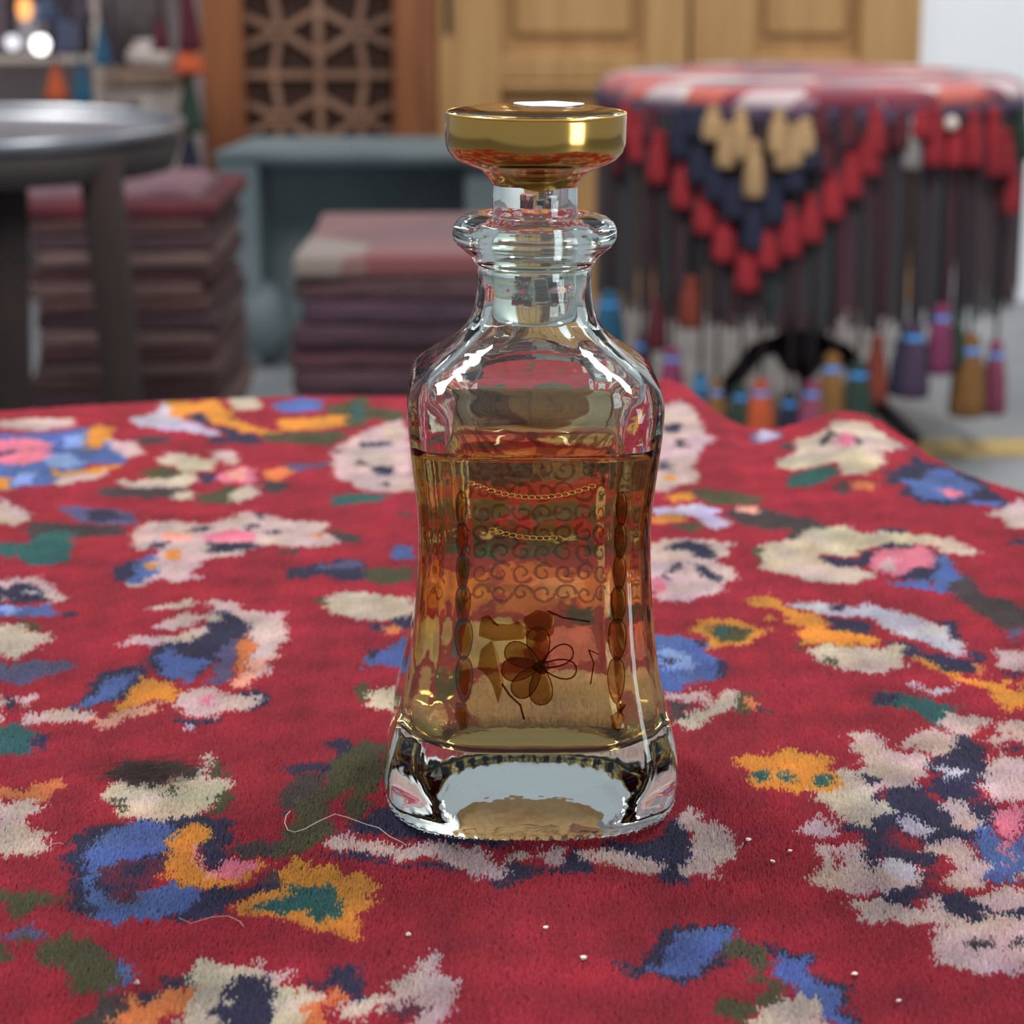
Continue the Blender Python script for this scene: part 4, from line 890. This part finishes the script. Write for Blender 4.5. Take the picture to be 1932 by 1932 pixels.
for px, y0, y1, col, wpx, tie in [(1150, 548, 668, 'teal', 58, True), (1212, 628, 745, 'plum', 44, True), (1305, 520, 618, 'rust', 46, False), (1268, 652, 770, 'mag', 48, True), (1322, 702, 812, 'teal', 40, True), (1352, 716, 830, 'ochre', 42, True),
        (1398, 726, 832, 'green', 50, True), (1436, 716, 835, 'orange', 54, True), (1490, 738, 848, 'navy', 44, True), (1533, 716, 842, 'pink', 56, True), (1571, 664, 815, 'ochre', 52, True), (1620, 680, 805, 'green', 60, True), (1656, 632, 758, 'rust', 44, False),
        (1725, 606, 748, 'plum', 64, True), (1777, 572, 704, 'mag', 50, True), (1831, 628, 782, 'ochre', 66, True), (1880, 640, 778, 'pink', 46, True), (1240, 560, 660, 'wine', 40, False), (1700, 640, 745, 'navy', 40, False), (1808, 590, 690, 'green', 34, False)]:
    put(px, y0, y1, col, wpx, .434 if tie else .428, tie, True)

# ------------------------------------------------------------------ round metal tray table
LY = 3.55; LC = at_y(-60, 240, LY); LR = (345+60)*mpp(100, 240, LY)
m_tray = noisy('worn_zinc', lin((120, 122, 128)), lin((146, 148, 154)), 7, .32, metal=.85)
m_legw = noisy('dark_leg_wood', lin((22, 13, 12)), lin((34, 21, 18)), 6, 1.0)
tt = empty('tray_table', (LC.x, LY, 0), 'round grey metal tray table with raised rim and splayed dark legs', 'table')
lathe('tray', (LC.x, LY, LC.z), [(.0001, -.017), (LR*.95, -.017), (LR*.985, -.010), (LR, -.002), (LR*1.004, .008), (LR*.99, .0085), (LR*.975, -.004), (LR*.93, -.012), (.0001, -.012)], m_tray, tt, 96, None, False, False)
lathe('apron', (LC.x, LY, LC.z), [(LR*.90, -.062), (LR*.94, -.061), (LR*.985, -.022), (LR*.97, -.0165), (LR*.90, -.0175)], noisy('dark_zinc', lin((38, 33, 33)), lin((50, 44, 42)), 9, .95), tt, 96)
def leg_to(px0, py0, px1, py1, Y):
    a = at_y(px0, py0, Y); b2 = at_y(px1, py1, Y); d = (b2-a); t = (.0-a.z)/d.z; e = a+d*t
    tube('leg', [Vector((a.x, Y, LC.z-.03)), a+d*t*.5, e+Vector((0, 0, .0))], [.032, .028, .022], m_legw, tt, 12)
leg_to(190, 345, 232, 740, LY-.18); leg_to(12, 345, 24, 740, LY-.20); leg_to(-190, 345, -240, 740, LY-.05); leg_to(-60, 345, -60, 740, LY+.25)

# ------------------------------------------------------------------ stacks of folded kilims
def kilim(name, cx, cy, z, wx, wy, h, mat, label, group, rz=0.0):
    bm = bmesh.new(); bmesh.ops.create_cube(bm, size=1)
    for v in bm.verts: v.co = Vector((v.co.x*wx, v.co.y*wy, v.co.z*h))
    bmesh.ops.bevel(bm, geom=bm.edges[:], offset=h*.30, segments=3, affect='EDGES', profile=.5)
    bmesh.ops.subdivide_edges(bm, edges=[e for e in bm.edges if e.calc_length() > .2], cuts=5, use_grid_fill=True)
    ph = random.uniform(0, 6)
    for v in bm.verts: v.co.y += .006*math.sin(v.co.x*9+ph)*(1 if v.co.y < 0 else .3); v.co.x += .004*math.sin(v.co.y*11+ph)
    o = from_bm(name, bm, mat, None, True); o.location = (cx, cy, z+h/2); o.rotation_euler = (0, 0, rz)
    return tag(o, label, 'rug', group)
def pal(*c): return [lin(q) for q in c]
kcols = [noisy('kilim_'+str(i), lin(c), lin(tuple(int(v*.72) for v in c)), 14, .95, (1, 1, 6)) for i, c in enumerate([(78, 46, 52), (70, 44, 54), (84, 50, 56), (66, 42, 52), (70, 46, 60), (80, 54, 58), (74, 40, 46)])]
ORD = 'first second third fourth fifth sixth seventh eighth ninth tenth eleventh twelfth thirteenth fourteenth fifteenth sixteenth'.split()
# middle stack
SY = 3.55; pf = at_y(720, 482, SY); ht = pf.z; xl = at_y(556, 482, SY).x; xr = at_y(985, 482, SY).x; nl = 14; lh = ht/nl; dep = .52
for i in range(nl-1):
    kilim('folded_kilim', (xl+xr)/2+random.uniform(-.012, .012)-.012*(1-i/nl), SY+dep/2+random.uniform(-.012, .006), i*lh, (xr-xl)+random.uniform(-.02, .03)+.03*(1-i/nl), dep, lh, kcols[i % 7], 'dark maroon folded kilim, '+ORD[i]+' from the floor in the stack before the plinth', 'folded kilims of the middle stack')
kilim('folded_kilim', (xl+xr)/2, SY+dep/2, (nl-1)*lh, xr-xl, dep, lh, bands('patched_kilim', pal((116, 103, 97), (104, 56, 58), (108, 78, 74), (88, 48, 54), (122, 112, 106)), 5, .95, (1, .6, 1), .8), 'pale pink and cream patchwork kilim topping the middle stack', 'folded kilims of the middle stack')
# left stack, behind the tray table
SY2 = 4.25; pf = at_y(300, 385, SY2); ht = pf.z; xl = at_y(48, 420, SY2).x; xr = at_y(404, 420, SY2).x; nl = 17; lh = ht/nl; dep = .5
lcol = [noisy('rug_'+str(i), lin(c), lin(tuple(int(v*.75) for v in c)), 14, .95, (1, 1, 6)) for i, c in enumerate([(84, 56, 56), (100, 76, 72), (76, 46, 50), (112, 88, 84), (72, 50, 56)])]
for i in range(nl-1):
    kilim('folded_rug', (xl+xr)/2+random.uniform(-.01, .01), SY2+dep/2+random.uniform(-.01, .006), i*lh, (xr-xl)+random.uniform(-.03, .01), dep, lh, lcol[i % 5], 'thin folded brown rug, '+ORD[i]+' from the floor in the stack behind the tray table', 'folded rugs of the tall stack')
kilim('folded_rug', (xl+xr)/2, SY2+dep/2, (nl-1)*lh, xr-xl+.01, dep, lh, noisy('wine_rug', lin((88, 28, 38)), lin((70, 26, 34)), 8, .95), 'wine red rug lying on top of the tall rug stack', 'folded rugs of the tall stack', .0)
pc = at_y(285, 352, SY2+.2)
sc_ = empty('folded_shawl', (pc.x, SY2+.24, ht), 'pale pink shawl folded loosely on the wine red rug', 'shawl')
bm = bmesh.new(); bmesh.ops.create_grid(bm, x_segments=14, y_segments=10, size=.5)
for v in bm.verts: v.co = Vector((pc.x-.06+v.co.x*.34, SY2+.24+v.co.y*.3, ht+.0175+.005*math.sin(v.co.x*13)*math.cos(v.co.y*9)+(.007*math.exp(-((v.co.x-.28)/.12)**2))-.012*(abs(v.co.x) > .47)-.012*(abs(v.co.y) > .47)))
for v in bm.verts: v.co.z = max(v.co.z, ht+.003)
ge = bmesh.ops.extrude_face_region(bm, geom=bm.faces[:])
for v in [e for e in ge['geom'] if isinstance(e, bmesh.types.BMVert)]: v.co.z = ht-.0005      # lies on the rug
from_bm('shawl_fold', bm, noisy('pink_wool', lin((116, 84, 94)), lin((98, 72, 80)), 12, .95), sc_, True)

# ------------------------------------------------------------------ grey plinth with an open front
GY = 5.25
m_grey = noisy('grey_blue_stone', lin((96, 110, 114)), lin((112, 124, 128)), 5, .7)
gA, gB = at_y(400, 287, GY), at_y(960, 287, GY); ztop = gA.z; zap = at_y(700, 312, GY).z; GD = .37; xp = at_y(488, 450, GY).x; sk = .05
gr = empty('plinth', ((gA.x+gB.x)/2, GY+GD/2, 0), 'low grey stone plinth with a thick slab top and dark open front', 'plinth')
def prism(name, pts, z0, z1, mat, parent, bev=.0):
    bm = bmesh.new(); f = bm.faces.new([bm.verts.new((x, y, z0)) for x, y in pts]); g = bmesh.ops.extrude_face_region(bm, geom=[f])
    for v in [e for e in g['geom'] if isinstance(e, bmesh.types.BMVert)]: v.co.z = z1
    if bev: bmesh.ops.bevel(bm, geom=bm.edges[:], offset=bev, segments=2, affect='EDGES')
    return from_bm(name, bm, mat, parent)
prism('slab', [(gA.x, GY), (gB.x, GY), (gB.x+.02, GY+GD), (gA.x+sk, GY+GD)], ztop-.02, ztop, m_grey, gr, .006)
prism('front_beam', [(xp-.004, GY+.012), (gB.x-.004, GY+.012), (gB.x-.004, GY+.06), (xp-.004, GY+.06)], zap, ztop-.02, m_grey, gr, .004)
prism('pier', [(gA.x+.006, GY+.008), (xp, GY+.008), (xp, GY+GD-.03), (gA.x+sk+.004, GY+GD-.03)], 0, ztop-.02, m_grey, gr, .006)
prism('pier', [(gB.x-.10, GY+.061), (gB.x-.006, GY+.061), (gB.x+.01, GY+GD-.03), (gB.x-.10, GY+GD-.03)], 0, ztop-.02, m_grey, gr, .006)
prism('back_panel', [(xp, GY+GD-.06), (gB.x-.1, GY+GD-.06), (gB.x-.1, GY+GD-.03), (xp, GY+GD-.03)], 0, ztop-.02, m_grey, gr)
pb = at_y(492, 560, GY); lathe('worn_bulge', (pb.x-.01, GY+.06, 0), [(.05, .02), (.07, .09), (.055, .16), (.03, .19)], m_grey, gr, 16)

# ------------------------------------------------------------------ shop display beyond the rugs, left
CY = 5.7
m_cab = noisy('painted_cabinet', lin((176, 160, 150)), lin((196, 182, 172)), 6, .6)
xa, xb = at_y(205, 150, CY).x, at_y(326, 150, CY).x; zc_ = at_y(260, 140, CY).z
cab = empty('painted_cabinet', ((xa+xb)/2, CY+.2, 0), 'off-white painted cabinet with brown edged top behind the tray table', 'cabinet')
box('body', (xa, CY, 0), (xb, CY+.4, zc_-.03), m_cab, cab, .006)
box('cabinet_top', (xa-.015, CY-.02, zc_-.03), (xb+.015, CY+.42, zc_), noisy('brown_edge', lin((112, 88, 72)), lin((130, 104, 86)), 8, .6), cab, .005)
box('cabinet_door', (xa+.03, CY-.012, .08), (xb-.02, CY, zc_-.06), m_cab, cab, .004)
kp = at_y(256, 196, CY); lathe('knob', (kp.x, CY-.022, kp.z), [(.004, -.014), (.013, -.01), (.016, 0), (.013, .01), (.004, .014)], principled('dark_knob', lin((90, 78, 70)), .5), cab, 16)
bxo = at_y(262, 110, CY)
vs = lathe('white_urn', (0, 0, 0), [(.03, 0), (.05, .008), (.058, .03), (.05, .05), (.036, .062), (.04, .07), (.03, .072), (.026, .062)], principled('white_ceramic', lin((188, 174, 168)), .4), None, 24)
vs.location = (bxo.x, CY+.16, zc_); tag(vs, 'pale squat ceramic urn standing on the painted cabinet', 'urn')
bk = lathe('dark_basket', (0, 0, 0), [(.05, 0), (.07, .02), (.085, .09), (.075, .17), (.07, .172), (.075, .09), (.06, .03), (.0001, .02)], noisy('wicker', lin((80, 70, 70)), lin((58, 48, 50)), 40, .8), None, 24)
bk.location = (at_y(250, 60, CY+.3).x, CY+.33, zc_); tag(bk, 'dark wicker basket behind the ceramic urn', 'basket')
# rod with hanging tassels and lamps
ZR = 1.36
rod = tube('hanging_rod', [(-2.2, CY-.2, ZR), (-1.6, CY-.2, ZR), (-.70, CY-.2, ZR)], .012, m_iron, None, 12); tag(rod, 'dark iron rod from which the orange and teal tassels hang', 'rod')
arm = box('rod_bracket', (-.728, CY-.214, ZR-.015), (-.703, YW-.028, ZR+.018), m_walnut, None, .004); tag(arm, 'red-brown bracket from the lattice door frame carrying the front iron rod', 'bracket')
post2 = box('rod_post', (-2.22, CY-.225, 0), (-2.18, CY-.175, ZR+.05), m_walnut, None, .005); tag(post2, 'slim red-brown post holding the far end of the rod', 'post')
rod2 = tube('hanging_rod', [(-2.2, CY-.02, ZR+.03), (-1.6, CY-.02, ZR+.03), (-.70, CY-.02, ZR+.03)], .012, m_iron, None, 12); tag(rod2, 'dark iron rod behind the one with the orange tassel', 'rod')
tag(box('rod_bracket', (-.775, CY-.034, ZR+.015), (-.750, YW-.028, ZR+.045), m_walnut, None, .004), 'red-brown bracket from the lattice door frame carrying the rear iron rod', 'bracket')
tag(box('rod_post', (-2.22, CY-.04, 0), (-2.185, CY, ZR+.08), m_walnut, None, .005), 'slim post under the rear iron rod', 'post')
def hang(px, y0, y1, col, wpx, label, band=None, Yh=None):
    Yh = CY-.2 if Yh is None else Yh; zr_ = ZR if Yh < CY-.1 else ZR+.03
    a = at_y(px, y0, Yh); b2 = at_y(px, y1, Yh); s = mpp(px, y0, Yh)
    r = empty('hanging_tassel', (a.x, Yh, b2.z), label, 'tassel', 'tassels on the iron rods')
    tassel_mesh(col, (a.x, Yh), a.z, b2.z, wpx*s/2, M_Y[col], r, 'skirt', True)
    tube('cord', [(a.x, Yh, a.z-.003), (a.x, Yh, zr_-.004)], .004, M_Y[band or 'plum'], r, 6)
hang(190, 48, 124, 'teal', 34, 'blue-teal tassel hanging above the painted cabinet')
hang(153, 112, 196, 'teal', 36, 'dark teal tassel hanging low beside the orange one', 'grey')
hang(104, 124, 188, 'orange', 44, 'orange tassel hanging over the tray table')
hang(90, -20, 40, 'blue', 48, 'slate blue tassel hanging from the rear rod', None, CY-.02); hang(150, -30, 42, 'plum', 44, 'purple tassel hanging from the rear rod', None, CY-.02); hang(212, 66, 118, 'plum', 18, 'narrow purple tassel beside the blue-teal one', None, CY-.02)
hang(302, 30, 96, 'wine', 36, 'wine red tassel hanging near the lattice door')
g3 = empty('tassel_garland', (at_y(355, 100, CY-.2).x, CY-.2, at_y(355, 380, CY-.2).z), 'long garland of orange, dark green and ochre tassels beside the lattice door', 'garland')
for y0, y1, col, wpx in [(-40, 95, 'wine', 40), (78, 138, 'orange', 62), (132, 250, 'green', 48), (240, 320, 'navy', 40), (305, 380, 'ochre', 40)]:
    a = at_y(355, y0, CY-.2); b2 = at_y(355, y1, CY-.2); tassel_mesh(col, (a.x, CY-.2), a.z, b2.z, wpx*mpp(355, 100, CY)/2, M_Y[col], g3, 'tassel', True)
a = at_y(355, 380, CY-.2); tube('cord', [(a.x, CY-.2, a.z+.02), (a.x, CY-.2, ZR+.0)], .005, M_Y['wine'], g3, 6)
hook = tube('garland_hook', [(a.x-.03, CY-.2, ZR), (a.x, CY-.2, ZR+.012), (a.x+.02, CY-.2, ZR)], .006, m_iron, g3, 8)
def lamp(px, py, rpx, col, st, label, tall=1.0):
    p = at_y(px, py, CY+.5); r = rpx*mpp(px, py, CY+.5)
    e = empty('pendant_lamp', p, label, 'lamp', 'pendant lamps in the shop')
    lathe('globe', p, [(r*.2*1, -r*tall), (r*.7, -r*.75*tall), (r, 0), (r*.75, r*.7*tall), (r*.3, r*tall)], emit('lamp_glow', col, st), e, 24)
    lathe('lamp_cap', (p.x, p.y, p.z), [(r*.4, r*.95*tall), (r*.42, r*1.25*tall), (r*.1, r*1.4*tall)], m_iron, e, 16)
    tube('flex', [(p.x, p.y, p.z+r*1.3*tall), (p.x, p.y, 3.0)], .004, m_iron, e, 6)
lamp(76, 84, 17, (1, 1, 1), 2.6, 'larger glowing white globe lamp'); lamp(23, 80, 14, (.95, .93, 1), .9, 'smaller dim white globe lamp'); lamp(46, 16, 14, (1, .42, .13), 1.25, 'orange glowing lamp shade', 1.6)
# shelf of textiles behind the lamps
sh = empty('textile_shelf', (at_y(60, 150, 6.6).x, 6.75, 0), 'pale open shelf stacked with textiles behind the hanging tassels', 'shelf')
sx0, sx1 = at_y(-200, 150, 6.6).x, at_y(196, 150, 6.6).x
for z in (.3, .62, .94, 1.26): box('shelf_board', (sx0, 6.6, z-.02), (sx1, 6.95, z), m_cab, sh, .003)
for x in (sx0, sx1-.03): box('upright', (x, 6.6, 0), (x+.03, 6.95, 1.9), m_cab, sh, .003)
tcol = [(170, 90, 110), (150, 140, 150), (110, 96, 104), (190, 180, 186), (96, 100, 130), (140, 110, 120)]
for zi, z in enumerate((.62, .94, 1.26)):
    for i in range(5):
        x0 = sx0+.05+i*(sx1-sx0-.1)/5; hgt = .10+.04*((i*7+zi*3) % 4); wx = (sx1-sx0-.1)/5-.012; c = tcol[(i+zi*2) % 6]
        o = box('folded_textile', (-wx/2, -.15, 0), (wx/2, .15, hgt), noisy('textile', lin(c), lin(tuple(int(v*.8) for v in c)), 20, .95, (1, 1, 5)), None, .02, 3)
        o.location = (x0+wx/2, 6.775, z); nm = {(170, 90, 110): 'rose', (150, 140, 150): 'grey', (110, 96, 104): 'dusky brown', (190, 180, 186): 'white', (96, 100, 130): 'slate blue', (140, 110, 120): 'mauve'}[c]
        tag(o, nm+' bundle of cloth on the '+('lower', 'middle', 'upper')[zi]+' board of the pale open shelf', 'cloth', 'cloth bundles on the shelf')
